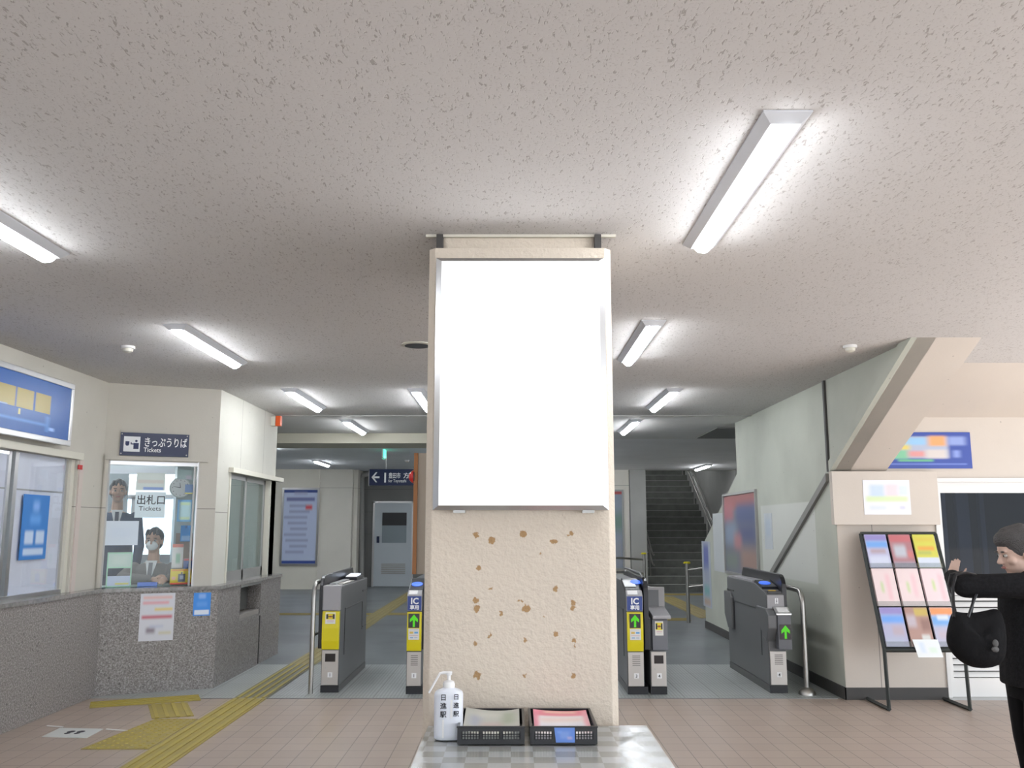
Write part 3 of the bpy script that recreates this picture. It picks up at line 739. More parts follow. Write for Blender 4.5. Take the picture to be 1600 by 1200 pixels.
pa += [(uL(33), .66, .006, .05, (.6, .55, .2), .006, 1), (uL(0), .58, .05, .01, (.2, .4, .8), .01, .7), (uL(30), .80, .2, .02, (.1, .3, .7), .03, .8), (uL(85), .86, .02, .03, (.3, .5, .85), .015, .9), (uL(78), .78, .012, .14, (.1, .3, .7), .02, .6)]
sheet((xbf - .012, ya + .045, za - .045), (0, 1, 0), up, yb - ya - .09, za - zb - .09, .004).build('printed_face', poster('blue_board_print', (.016, .10, .36), pa, .3, .02), bb)

# blue poster in the left window
o3, r, w, h = onplane(33, 773, 74, 874, (XL - .040, 0, 0), (1, 0, 0))
tag(sheet(o3, r, up, w, h, .003).build('poster', poster('blue_poster_print', (.035, .20, .58), [(.5, .18, .12, .08, (.25, .45, .85), .08, .9), (.5, .38, .2, .07, (.15, .38, .8), .08, .8), (.3, .66, .16, .1, (.6, .7, .85), .04, .9), (.72, .66, .16, .1, (.6, .7, .85), .04, .9), (.5, .88, .38, .05, (.6, .7, .85), .03, .9)])), 'narrow blue poster on the white blind of the left window', 'poster')
pt = AX(125, 730, XL + .014); tag(B(XL + .012, XL + .02, pt.y - .035, pt.y + .035, pt.z - .02, pt.z + .02).build('sticker', m_red), 'small red sticker on the post right of the left window', 'sticker')

# leaflets on the granite base
o3, r, w, h = onplane(218, 927, 272, 1001, T0, TN)
tag(sheet(o3 + TN * .001, r, up, w, h, .003).build('notice_sheet', poster('notice_print', (.66, .67, .72), [(.5, .09, .42, .03, (.75, .45, .42), .04, .9), (.45, .2, .38, .03, (.75, .3, .35), .04, .8), (.68, .34, .26, .03, (.75, .6, .2), .03, .9), (.5, .5, .44, .035, (.55, .1, .15), .04, .9), (.33, .78, .13, .06, (.25, .2, .25), .06, .9), (.5, .7, .2, .03, (.45, .5, .65), .05, .6), (.75, .84, .18, .03, (.6, .55, .35), .04, .7)])), 'white notice with red print on granite below the ticket window', 'notice')
o3, r, w, h = onplane(302, 926, 329, 962, T0, TN)
tag(sheet(o3 + TN * .001, r, up, w, h, .003).build('notice_sheet', poster('blue_notice_print', (.05, .28, .80), [(.5, .15, .2, .1, (.3, .5, .9), .08, .8), (.5, .5, .3, .1, (.12, .35, .85), .08, .8), (.5, .85, .42, .1, (.8, .85, .95), .03, .95)])), 'small blue notice on granite right of the white notice', 'notice')

# big poster on the far wall
o3, r, w, h = onplane(439, 762, 498, 884, (0, 21.965, 0), (0, 1, 0))
fp = thing('framed_poster', o3 + r * w / 2 - up * h, 'tall pale blue poster in thin frame on the far left wall', 'framed poster')
f = MB(); 
for q in ((0, w, 0, .05), (0, w, h - .05, h), (0, .05, .05, h - .05), (w - .05, w, .05, h - .05)): f.box(o3.x + q[0], o3.x + q[1], o3.y - .03, o3.y, o3.z - q[3], o3.z - q[2])
f.build('frame', m_alu, fp)
pa = [(.5, .02, .5, .02, (.05, .09, .35), .01, 1), (.5, .98, .5, .02, (.05, .09, .35), .01, 1), (.5, .05, .2, .02, (.4, .4, .6), .03, .6), (.5, .13, .42, .025, (.12, .13, .4), .02, .8), (.75, .24, .1, .03, (.75, .12, .15), .03, 1)]
for i in range(9): pa.append((.42 + .06 * math.sin(i * 2.1), .22 + i * .078, .3 - .05 * math.cos(i * 1.7), .018, (.25, .28, .5), .02, .55))
sheet(o3 + Vector((.05, -.005, -.05)), r, up, w - .1, h - .1, .004).build('poster_sheet', poster('far_poster_print', (.58, .66, .88), pa), fp)

# platform sign
sY = 17.2; zA = A(615, 733, sY).z; zB = A(615, 758.5, sY).z; xA = A(577, 745, sY).x; xB = xA + 1.75
ps = thing('platform_sign', ((xA + xB) / 2, sY, zB), 'navy hanging sign with left arrow and number 1 for Toyotashi', 'sign')
B(xA, xB, sY, sY + .12, zB, zA).build('sign_board', m_navy, ps); B(xA - .012, xA, sY - .005, sY + .125, zB - .01, zA + .01).build('end_cap', m_alu, ps)
for x in (xA + .3, xB - .3): MB().tube([(x, sY + .06, zA), (x, sY + .06, 2.87)], .012).build('rod', m_aludull, ps)
hh = zA - zB
def PX(v): return A(v, 745, sY).x
ar = MB(); y0 = sY - .002; zc = (zA + zB) / 2
ar.box(PX(582.5), PX(593), y0 - .002, y0, zc - .018, zc + .018)
for s2 in (1, -1):
    ar.prism([(PX(580.5), y0, zc), (PX(587), y0, zc + s2 * .095), (PX(589.5), y0, zc + s2 * .095), (PX(584), y0, zc)], (0, -.002, 0))
ar.build('arrow', m_txt, ps)
text('1', (PX(596.5), y0, zc - .095), (1, 0, 0), up, .26, m_txt, ps, bold=.004)
text('豊田市', (PX(607), y0, zc - .01), (1, 0, 0), up, .115, m_txt, ps, bold=.001, fitw=PX(625.5) - PX(607))
text('方', (PX(630), y0, zc - .01), (1, 0, 0), up, .115, m_txt, ps, bold=.001)
text('面', (PX(641), y0, zc - .01), (1, 0, 0), up, .115, m_txt, ps, bold=.001)
text('for Toyotashi', (PX(607), y0, zc - .095), (1, 0, 0), up, .085, m_txt, ps, fitw=.34)
pi = MB().tube([A(565, 915, 22.6) * 1, A(565, 748, 22.6), A(568, 742, 22.6), A(578, 740, 22.6)], .07, 14)
tag(pi.build('drain_pipe', M('grey_pipe', (.30, .30, .29), .5), smooth=True), 'grey vertical pipe bending right under the ceiling beside the far door', 'pipe')

# right side signs
o3, r, w, h = onplane(1380, 675.5, 1517, 732, (0, YR - .005, 0), (0, 1, 0))
tag(sheet(o3, r, up, w, h, .006).build('poster', poster('bright_blue_poster_print', (.02, .055, .34), [(.42, .42, .32, .3, (.45, .5, .62), .04, .9), (.22, .35, .08, .14, (.75, .6, .08), .05, .9), (.35, .25, .14, .1, (.25, .55, .85), .05, .8), (.18, .62, .1, .12, (.15, .55, .25), .05, .8), (.38, .6, .1, .08, (.75, .25, .2), .05, .8), (.62, .24, .1, .14, (.8, .35, .08), .05, .9), (.6, .6, .12, .12, (.7, .62, .55), .05, .8), (.36, .78, .2, .03, (.15, .55, .2), .03, .8), (.84, .24, .1, .12, (.35, .45, .8), .05, .7), (.83, .6, .04, .1, (.3, .4, .8), .04, .7), (.5, .88, .44, .02, (.2, .3, .75), .02, .6)])), 'bright blue colourful poster on the wall behind the slanted beam', 'poster')
o3, r, w, h = onplane(1349, 750, 1422, 804, (0, YR - .071, 0), (0, 1, 0))
tag(sheet(o3, r, up, w, h, .003).build('notice_sheet', poster('pale_notice_print', (.78, .79, .83), [(.3, .32, .16, .18, (.45, .6, .85), .08, .7), (.62, .3, .14, .18, (.8, .6, .65), .08, .7), (.5, .55, .45, .08, (.6, .75, .3), .06, .7), (.86, .3, .1, .14, (.6, .7, .85), .06, .7), (.3, .8, .18, .06, (.6, .68, .85), .06, .6), (.82, .8, .06, .05, (.5, .5, .7), .04, .6)])), 'white paper with pale colours pinned on the beige box beam', 'notice')

# posters on the green wall
def frame_x(px0, py0, px1, py1, lab, mat, fw=.03):
    X = XR - .004
    y0 = AX(px1, (py0 + py1) / 2, X).y; y1 = AX(px0, (py0 + py1) / 2, X).y
    z1 = AX((px0 + px1) / 2, py0, X).z; z0 = AX((px0 + px1) / 2, py1, X).z
    t = thing('framed_poster', (XR, (y0 + y1) / 2, z0), lab, 'framed poster')
    f = MB()
    for q in ((y0, y1, z1 - fw, z1), (y0, y1, z0, z0 + fw), (y0, y0 + fw, z0 + fw, z1 - fw), (y1 - fw, y1, z0 + fw, z1 - fw)): f.box(XR - .03, XR, *q)
    f.build('frame', m_aludull, t)
    sheet((XR - .006, y1 - fw, z1 - fw), (0, -1, 0), up, y1 - y0 - 2 * fw, z1 - z0 - 2 * fw, .004).build('poster_sheet', mat, t)
frame_x(1133, 768, 1185, 900, 'large red and blue framed poster on the green stair wall', poster('red_blue_poster_print', (.17, .18, .24), [(.5, .08, .5, .1, (.36, .11, .11), .05, 1), (.12, .22, .18, .12, (.45, .15, .18), .08, .9), (.7, .25, .3, .12, (.08, .11, .26), .08, 1), (.7, .5, .25, .1, (.08, .1, .25), .1, .9), (.2, .5, .18, .14, (.22, .3, .42), .1, .9), (.42, .6, .12, .1, (.5, .2, .2), .08, .8), (.75, .82, .25, .14, (.38, .24, .19), .1, .9), (.2, .85, .2, .1, (.2, .25, .2), .1, .8)]))
X = XR
def sheet_x(px0, py0, px1, py1, lab, mat):
    y0 = AX(px1, (py0 + py1) / 2, X).y; y1 = AX(px0, (py0 + py1) / 2, X).y
    z1 = AX((px0 + px1) / 2, py0, X).z; z0 = AX((px0 + px1) / 2, py1, X).z
    tag(sheet((X, y1, z1), (0, -1, 0), up, y1 - y0, z1 - z0, .003).build('poster', mat), lab, 'poster')
sheet_x(1115, 802, 1132, 893, 'plain white sheet left of the large red and blue poster', poster('plain_sheet_print', (.55, .58, .60), [(.5, .5, .3, .3, (.5, .54, .56), .1, .6)]))
sheet_x(1098, 846, 1111, 948, 'narrow blue and white poster at the end of the stair wall', poster('narrow_poster_print', (.45, .5, .58), [(.5, .25, .28, .2, (.06, .1, .45), .08, .95), (.55, .5, .25, .12, (.3, .35, .5), .1, .8), (.5, .75, .3, .08, (.1, .4, .42), .08, .8), (.5, .92, .35, .05, (.5, .32, .2), .05, .8)]))
sheet_x(1195, 802, 1207, 858, 'faint pale blue paper right of the large framed poster', poster('faint_paper_print', (.56, .60, .64), [(.5, .4, .3, .25, (.48, .56, .66), .12, .8)]))
# far right framed poster beside the pillar
o3, r, w, h = onplane(950, 765, 975, 890, (0, 20.79, 0), (0, 1, 0))
fp = thing('framed_poster', o3 + r * w / 2 - up * h, 'framed greyish poster on far wall just right of the pillar', 'framed poster')
f = MB()
for q in ((0, w, 0, .04), (0, w, h - .04, h), (0, .04, .04, h - .04), (w - .04, w, .04, h - .04)): f.box(o3.x + q[0], o3.x + q[1], o3.y - .03, o3.y, o3.z - q[3], o3.z - q[2])
f.build('frame', m_aludull, fp)
sheet(o3 + Vector((.04, -.005, -.04)), r, up, w - .08, h - .08, .004).build('poster_sheet', poster('grey_poster_print', (.3, .34, .42), [(.5, .02, .5, .02, (.5, .1, .1), .01, 1), (.7, .4, .3, .12, (.18, .28, .22), .1, .9), (.5, .8, .4, .15, (.35, .36, .4), .1, .8)]), fp)

# conduit and diagonal rail on the green wall
jt = MB().box(XR - .02, XR, 8.07, 8.11, 1.95, CE); tag(jt.build('cover_strip', m_dgrey), 'dark vertical cover strip on the green wall beneath the ceiling', 'cover strip')
dr = MB(); a = AX(1290, 745, XR - .03); c2 = AX(1205, 893, XR - .03); dd = (c2 - a); e2 = c2 + dd * .25
dr.prism([a + Vector((0, 0, .03)), e2 + Vector((0, 0, .03)), e2 - Vector((0, 0, .04)), a - Vector((0, 0, .04))], (.03, 0, 0))
tag(dr.build('wall_rail', M('grey_rail_paint', (.22, .215, .20), .5)), 'grey diagonal rail on the green stair wall behind the right gate', 'rail')

# ================================================================ STAIRS
st = thing('staircase', (4.0, 20.9, 0), 'dark grey stone staircase rising beyond the ticket gates', 'staircase')
sx0, sx1, y0, N = 3.1, 5.0, 20.9, 26
tr_, ri = .30, .173
prof = [(y0, 0)]
for i in range(N): prof += [(y0 + i * tr_, (i + 1) * ri), (y0 + (i + 1) * tr_, (i + 1) * ri)]
prof += [(y0 + N * tr_, 0)]
# built as solid steps in one part
sm = MB()
for i in range(N): sm.box(sx0, sx1, y0 + i * tr_, y0 + N * tr_, i * ri, (i + 1) * ri)
sm.build('steps', m_step, st)
for i in range(N):
    B(sx0, sx1, y0 + i * tr_ - .004, y0 + i * tr_ + .035, (i + 1) * ri, (i + 1) * ri + .006).build('nosing', m_nose, st)
sl = MB().yz(sx1, sx1 + .12, [(y0 - .1, 0), (y0 - .1, .45), (y0 + N * tr_, N * ri + .45), (y0 + N * tr_, 0)]); sl.build('stringer', m_stairw, st)
struct('wall_stairwell', B(sx1 + .14, sx1 + .5, 20.7, 30, 0, 6), m_stairw)
struct('wall_stairwell', B(2.72, sx0 - .02, 20.75, 30, 0, 6), m_stairw)
struct('wall_stairwell', B(2.6, 5.6, 29, 29.2, 4.2, 7), m_stairw)
struct('wall_stairwell', B(2.6, 5.6, 20.95, 21.1, CE, 3.4), m_stairw)
struct('ceiling', MB().yz(2.6, 5.6, [(21.1, 3.3), (21.1, 3.4), (29, 7.1), (29, 7.0)]), m_stairw)
def hand_rail(x, lab, side):
    t = thing('stair_handrail', (x, y0, 0), lab, 'handrail', 'stair handrails')
    for k, hz in enumerate((.85, .62)):
        MB().tube([(x, y0 - .2, hz), (x, y0, hz + .02), (x, y0 + N * tr_, N * ri + hz)], .02, 8).build('rail', m_steel, t, smooth=True)
    for i in range(1, N, 5):
        MB().tube([(x, y0 + i * tr_ + .1, (i + 1) * ri), (x, y0 + i * tr_ + .1, (i + .7) * ri + .85)], .016, 8).build('post', m_steel, t, smooth=True)
hand_rail(sx1 - .1, 'double steel handrail on the right side of the stairs', 1)
hand_rail(sx0 + .12, 'double steel handrail on the left side of the stairs', -1)
for (yy_, zz_) in ((23.5, 4.28), (26.5, 5.72)):  # unseen lamps added to brighten the stairs
    o = copy_tree(proto); o.location = (4.05, yy_, zz_); o.rotation_euler = (math.atan2(3.7, 7.9), 0, 0); o['label'] = 'added unseen ceiling light over the %s flight of the stairs' % ('lower' if yy_ < 25 else 'upper'); o['group'] = 'long ceiling lights'
# low barrier posts before the stairs
def barrier(x, y, lab, w2, zt_=.85):
    t = thing('barrier_post', (x, y, 0), lab, 'barrier')
    MB().tube([(x, y, 0), (x, y, zt_)], .03, 10).build('post', m_steel, t, smooth=True)
    MB().lathe((x, y, zt_), [(.055, 0), (.055, .02), (.04, .03)], 14).build('cap', m_yellow, t)
    for z in (zt_ - .1, zt_ - .36): MB().tube([(x, y, z), (x + w2, y - abs(w2) * .6, z + .04), (x + w2 * 1.3, y - abs(w2) * .6, z + .04)], .02, 8).build('rail', m_steel, t, smooth=True)
p0 = G(1076, 973); barrier(p0.x, p0.y, 'steel barrier post with yellow cap beside the stair wall end', .25, .90)
p0 = A(1006, 866, 17.5); barrier(p0.x, 17.5, 'steel barrier post with yellow cap left of the stairs', -.5, p0.z)

# ================================================================ TACTILE PAVING
def strip(pts, lab, base=m_tact, rib=None, ribdir=None, nr=4, dots=False):
    t = thing('tactile_paving', (sum(p[0] for p in pts) / 4, sum(p[1] for p in pts) / 4, 0), lab, 'tactile paving')
    P = [Vector((x, y, .001)) for x, y in pts]
    MB().prism([p + Vector((0, 0, .003)) for p in P], (0, 0, -.003)).build('strip', base, t)
    mb = MB()
    # P0->P1 is the width side, P0->P3 the length
    if dots:
        nu = int((P[1] - P[0]).length / .06); nv = int((P[3] - P[0]).length / .06)
        for i in range(nu):
            for j in range(nv):
                u = (i + .5) / nu; v_ = (j + .5) / nv
                c3 = P[0].lerp(P[1], u).lerp(P[3].lerp(P[2], u), v_)
                mb.lathe(c3 + Vector((0, 0, .003)), [(.014, 0), (.009, .004)], 8)
    else:
        for i in range(nr):
            u0 = (i + .5) / nr - .13; u1 = (i + .5) / nr + .13
            u0 = (i + .32) / nr; u1 = (i + .68) / nr
            a = P[0].lerp(P[1], u0); b3 = P[0].lerp(P[1], u1); c3 = P[3].lerp(P[2], u1); d3 = P[3].lerp(P[2], u0)
            mb.prism([q + Vector((0, 0, .008)) for q in (a, b3, c3, d3)], (0, 0, -.006))
    mb.build('raised_pattern', rib or m_tact_rib, t)
strip([(-2.40, 3.0), (-2.11, 3.0), (-2.11, 8.04), (-2.40, 8.04)], 'yellow ribbed tactile strip on the beige tiles, lower left')
strip([(-2.40, 8.06), (-2.11, 8.06), (-2.11, 10.0), (-2.40, 10.0)], 'worn grey and yellow tactile strip crossing the ribbed tiles beside left gate', m_tact_dim)
strip([(-2.40, 10.0), (-2.11, 10.0), (-2.11, 21.0), (-2.40, 21.0)], 'faded tactile strip running to the far door beyond the left gate', M('faded_tactile', (.30, .25, .10), .5), M('faded_tactile_rib', (.34, .28, .11), .5))
strip([(-2.10, 15.5), (-2.10, 15.9), (-1.15, 15.9), (-1.15, 15.5)][::1], 'faded yellow cross strip right of the faded long strip', M('faded_tactile_b', (.30, .25, .10), .5), M('faded_tactile_b_rib', (.34, .28, .11), .5))
strip([(-4.2, 15.5), (-4.2, 15.85), (-2.41, 15.85), (-2.41, 15.5)], 'thin yellow cross strip on the far floor left of the left gate', M('faded_tactile_c', (.33, .27, .11), .5), M('faded_tactile_c_rib', (.36, .3, .12), .5))
td = Vector((.92, .39)); tn2 = Vector((-.39, .92))
q0 = Vector((-3.44, 7.62)); q = [q0, q0 + tn2 * .28, q0 + tn2 * .28 + td * .86, q0 + td * .86]
strip([(v_.x, v_.y) for v_ in q], 'short yellow tactile bar along the foot of the ticket counter', nr=4)
q0 = Vector((-3.02, 7.76)); d2 = Vector((.25, -.55)); w2v = Vector((.29, .10))
q = [q0, q0 + w2v, q0 + w2v + d2, q0 + d2]
strip([(v_.x, v_.y) for v_ in q], 'short yellow tactile piece linking counter bar to dotted pad', nr=4)
strip([(-2.86, 6.25), (-2.41, 6.25), (-2.41, 7.2), (-2.74, 7.2)], 'dotted yellow tactile pad beside the long yellow strip', dots=True)
fm = lambda n: (M(n, (.34, .27, .09), .5), M(n + '_rib', (.38, .3, .1), .5))
strip([(3.05, 15.0), (3.45, 15.0), (3.45, 19.6), (3.05, 19.6)][::1], 'yellow tactile strip leading to the foot of the stairs', *fm('stair_tactile'))
strip([(2.6, 20.0), (2.6, 20.5), (5.0, 20.5), (5.0, 20.0)], 'yellow tactile strip across the foot of the stairs', *fm('stair_foot_tactile'))
strip([(2.0, 14.6), (2.0, 15.0), (2.84, 15.0), (2.84, 14.6)], 'short yellow tactile strip right of the right-hand gates', *fm('stair_cross_tactile'))

# queue mark on the floor
fs = thing('queue_mark', (-3.15, 6.75, 0), 'white floor sheet with two black footprints by the counter', 'floor mark')
MB().prism([(x, y, .005) for x, y in ((-3.30, 6.60), (-3.31, 6.88), (-2.98, 6.85), (-2.97, 6.57))], (0, 0, -.004)).build('sheet', M('white_floor_sheet', (.62, .64, .62), .4), fs)
ft = MB()
for i, cx in enumerate((-3.17, -3.10)):
    for (dx, dy, a, b3) in ((0, -.02, .020, .028), (.004, .03, .028, .036)):
        c3 = Vector((cx + dx, 6.72 + dy, .0052)); vs = [ft.bm.verts.new(c3 + Vector((a * math.cos(k * math.pi / 8), b3 * math.sin(k * math.pi / 8), .0006 + .0002 * i + (.0001 if dy > 0 else 0)))) for k in range(16)]
        ft.face(vs)
ft.build('footprints', m_txtk, fs)
tag(MB().prism([(-3.45, 6.95, .004), (-3.45, 6.975, .004), (-3.31, 6.935, .004), (-3.31, 6.91, .004)], (0, 0, -.003)).build('floor_tape', m_white), 'short white tape line left of the footprint sheet', 'tape')
tag(MB().prism([(-2.96, 6.84, .004), (-2.96, 6.862, .004), (-2.76, 6.80, .004), (-2.76, 6.78, .004)], (0, 0, -.003)).build('floor_tape', m_white), 'short white tape line right of the footprint sheet', 'tape')

# ================================================================ GATES
def arrow(parent, x0, x1, y, z0, z1, name='arrow'):
    w = x1 - x0; h = z1 - z0; cx = (x0 + x1) / 2
    pts = [(cx - w * .1, z0), (cx + w * .1, z0), (cx + w * .1, z0 + h * .55), (cx + w * .38, z0 + h * .38), (cx + w * .38, z0 + h * .62), (cx, z1), (cx - w * .38, z0 + h * .62), (cx - w * .38, z0 + h * .38), (cx - w * .1, z0 + h * .55)]
    MB().xz(y - .002, y, pts).build(name, m_arrow, parent)
def guard(parent, x0, x1, ya, yb, z0, z1, mat=m_blackg):
    """rounded black side guard"""
    pr = [(ya, z0), (ya, z1 - .12)]
    for k in range(6): a = math.pi - k * math.pi / 10; pr.append((ya + .12 + .12 * math.cos(a), z1 - .12 + .12 * math.sin(a)))
    pr += [(yb - .06, z1 + .01), (yb, z1 - .05), (yb, z0 + .2), (yb - .06, z0)]
    MB().yz(x0, x1, pr).build('side_guard', mat, parent, bevel=.006)
def seams(parent, x, side, ya, yb):
    mb = MB(); a, b4 = (x, x + .004) if side > 0 else (x - .004, x)
    for (c0, c1, d0, d1) in ((ya + .22, ya + .24, .30, .72), (ya + .24, yb - .3, .70, .712), (yb - .3, yb - .29, .42, .70), (yb - .29, yb - .01, .80, .815), (yb - .25, yb - .01, .44, .45)): mb.box(a, b4, c0, c1, d0, d1)
    mb.build('panel_joints', m_black, parent)
def lower_panel(parent, x0, x1, y, z0, z1, num, window=False, slots=False, lock=False):
    lp = B(x0, x1, y, y + .012, z0, z1).build('lower_panel', m_steelpl, parent, bevel=.003)
    w = x1 - x0; cx = (x0 + x1) / 2
    if window: B(cx - w * .3, cx + w * .32, y - .002, y + .002, z1 - .10, z1 - .03).build('sensor_window', m_screen, lp)
    if slots:
        mb = MB()
        for i in range(6): mb.box(cx - w * .22, cx + w * .28, y - .0015, y + .001, z1 - .035 - i * .016, z1 - .029 - i * .016)
        mb.build('vent_slots', M('vent_shadow', (.16, .15, .14), .6), lp)
    if lock: MB().lathe((cx - w * .25, y, (z0 + z1) / 2 + .0), [(.006, 0), (.005, .004)], 10, (0, -1, 0)).build('lock', m_aludull, lp)
    zc = z0 + .09
    B(cx - .018, cx + .024, y - .0015, y, zc - .022, zc + .022).build('number_plate', m_white, lp)
    text(num, (cx + .003, y - .002, zc - .014), (1, 0, 0), up, .038, m_txtk, lp, align='CENTER', bold=.0006)
    return lp
def warn_sticker(parent, x0, x1, y, z0, z1):
    st2 = B(x0, x1, y - .001, y, z0, z1).build('warning_sticker', poster('warning_sticker_print', (.75, .74, .70), [(.5, .36, .42, .26, (.75, .62, .03), .01, 1), (.18, .36, .1, .2, (.02, .02, .02), .02, 1), (.82, .36, .1, .2, (.02, .02, .02), .02, 1), (.5, .36, .12, .08, (.7, .12, .03), .04, 1), (.5, .36, .25, .04, (.02, .02, .02), .02, .8), (.5, .74, .35, .03, (.6, .3, .3), .03, .8), (.5, .86, .3, .02, (.4, .4, .4), .02, .6)]), parent)
def ic_sticker(parent, x0, x1, y, z0, z1):
    B(x0, x1, y - .001, y, z0, z1).build('card_sticker', poster('card_sticker_print', (.72, .72, .70), [(.5, .1, .4, .02, (.4, .4, .5), .02, .8), (.28, .36, .17, .1, (.65, .45, .1), .02, 1), (.72, .36, .17, .08, (.1, .35, .65), .02, 1), (.5, .62, .4, .03, (.55, .3, .3), .05, .8), (.3, .82, .15, .05, (.15, .35, .6), .03, .9), (.7, .82, .15, .04, (.3, .4, .55), .04, .8)]), parent)

# gate A (left-most, exit end)
x0, x1, ya, yb = -1.712, -1.548, 8.31, 9.80
gt = thing('ticket_gate', ((x0 + x1) / 2, (ya + yb) / 2, 0), 'left-most ticket gate with yellow front panel and grey blank head', 'ticket gate', 'ticket gates')
B(x0, x1 + .0, ya + .02, yb, 0, .06).build('plinth', m_black, gt)
MB().yz(x0, x1, [(ya + .02, .06), (ya + .02, .90), (ya + .06, .93), (yb, .93), (yb, .06)]).build('body', m_body, gt, bevel=.012)
B(x0, x1 - .002, ya - .01, ya + .14, .712, .936).build('head_cover', m_head, gt, bevel=.012)
MB().yz(x0 + .005, x1 - .007, [(ya - .005, .375), (ya - .018, .45), (ya - .022, .56), (ya - .018, .66), (ya - .010, .708), (ya + .03, .708), (ya + .03, .375)]).build('front_panel', m_yellow, gt, bevel=.003)
warn_sticker(gt, x0 + .035, x0 + .125, ya - .0235, .60, .70)
lower_panel(gt, x0 + .008, x1 - .008, ya + .005, .065, .368, '1', window=True, lock=True)
guard(gt, x0 - .035, x0, ya + .02, yb + .1, .38, 1.02)
seams(gt, x1, 1, ya, yb)
B(x0 + .02, x1 - .02, 9.25, 9.65, .93, .965).build('reader_housing', m_blackg, gt, bevel=.01)
MB().prism([(x0 + .03, 9.28, .968), (x1 - .03, 9.28, .968), (x1 - .03, 9.55, .985), (x0 + .03, 9.55, .985)], (0, 0, -.012)).build('display', M('pale_lit_display', (.7, .75, .85), .2, emit=(.7, .8, 1), es=.5), gt)
B(x0 + .02, x0 + .08, 8.5, 9.2, .93, .945).build('ticket_channel', m_head, gt, bevel=.005)
B(x0 + .09, x1 - .02, 8.55, 9.1, .93, .938).build('ticket_channel', m_steelpl, gt, bevel=.002)

def ic_gate(x0, x1, gx0, gx1, num, lab, ya=8.24, with_panel=False):
    yb = ya + 1.5
    gt = thing('ticket_gate', ((x0 + x1) / 2, (ya + yb) / 2, 0), lab, 'ticket gate', 'ticket gates')
    X0, X1 = min(x0, gx0), max(x1, gx1)
    B(x0, x1 + (.03 if gx0 >= x1 else 0), ya + .015, yb, 0, .065).build('plinth', m_black, gt)
    MB().yz(x0, x1, [(ya + .02, .065), (ya + .02, .84), (ya + .07, .86), (ya + .42, .97), (yb, .97), (yb, .065)]).build('body', m_body, gt, bevel=.01)
    MB().yz(x0, x1 - .002, [(ya - .005, .715), (ya - .005, .852), (ya + .05, .895), (ya + .07, .895), (ya + .07, .715)]).build('head_cover', m_head, gt, bevel=.008)
    sg = B(x0 + .006, x1 - .008, ya - .009, ya - .004, .722, .846).build('sign_plate', m_blue, gt)
    cx = (x0 + x1) / 2
    text('IC', (cx, ya - .0105, .779), (1, 0, 0), up, .075, m_txt, sg, align='CENTER', bold=.0022)
    text('専用', (cx, ya - .0105, .733), (1, 0, 0), up, .042, m_txt, sg, align='CENTER', bold=.0012)
    # sloping label on the top edge
    a = Vector((x0 + .014, ya + .004, .862)); d5 = Vector((0, .042, .033))
    MB().prism([a, a + Vector((x1 - x0 - .06, 0, 0)), a + Vector((x1 - x0 - .06, 0, 0)) + d5, a + d5], (0, .003, -.003)).build('top_label', m_white, gt)
    # reader
    MB().yz(x0 + .004, x1 - .002, [(ya + .07, .86), (ya + .07, .90), (ya + .34, .985), (ya + .42, .985), (ya + .42, .9)]).build('reader_housing', m_blackg, gt, bevel=.006)
    nrm = Vector((0, -.085, .27)).normalized(); c5 = Vector((cx, ya + .19, .9385))
    if with_panel: MB().prism([c5 + Vector((-.07, -.06, -.018)), c5 + Vector((.035, -.06, -.018)), c5 + Vector((.02, .09, .03)), c5 + Vector((-.075, .09, .03))], nrm * .004).build('pale_panel', M('pale_panel_white', (.85, .87, .9), .3), gt)  # thin pale panel lying over part of the reader
    rd = MB(); rd.lathe(c5 + (Vector((.045, .05, .017)) if with_panel else Vector((0, 0, 0))), [(.052, 0), (.050, .006), (.035, .008)], 28, nrm); rd.build('card_reader', m_reader, gt, smooth=True)
    MB().yz(x0 + .003, x1 - .005, [(ya - .002, .37), (ya - .014, .45), (ya - .018, .56), (ya - .014, .66), (ya - .006, .708), (ya + .03, .708), (ya + .03, .37)]).build('front_panel', m_yellow, gt, bevel=.003)
    B(cx - .052, cx + .046, ya - .020, ya - .012, .572, .695).build('display', m_screen, gt)
    arrow(gt, cx - .050, cx + .044, ya - .020, .580, .688)
    ic_sticker(gt, cx - .05, cx + .046, ya - .0185, .47, .565)
    lower_panel(gt, x0 + .006, x1 - .006, ya + .004, .07, .362, num, slots=True)
    guard(gt, gx0, gx1, ya + .02, yb, .38, 1.0)
    seams(gt, x0 if x0 > 0 else x1, -1 if x0 > 0 else 1, ya, yb)
    return gt
ic_gate(-.94, -.803, -.80, -.765, '1', 'IC card ticket gate half hidden behind the left side of the pillar')
gB = ic_gate(1.022, 1.172, 1.182, 1.222, '3', 'IC card ticket gate just right of the pillar, numbered 3', ya=8.22, with_panel=True)
MB().tube([(1.19, 8.30, 1.0), (1.19, 8.5, 1.035), (1.19, 9.6, 1.035)], .011, 10).build('guard_rail', m_black, gB, smooth=True)

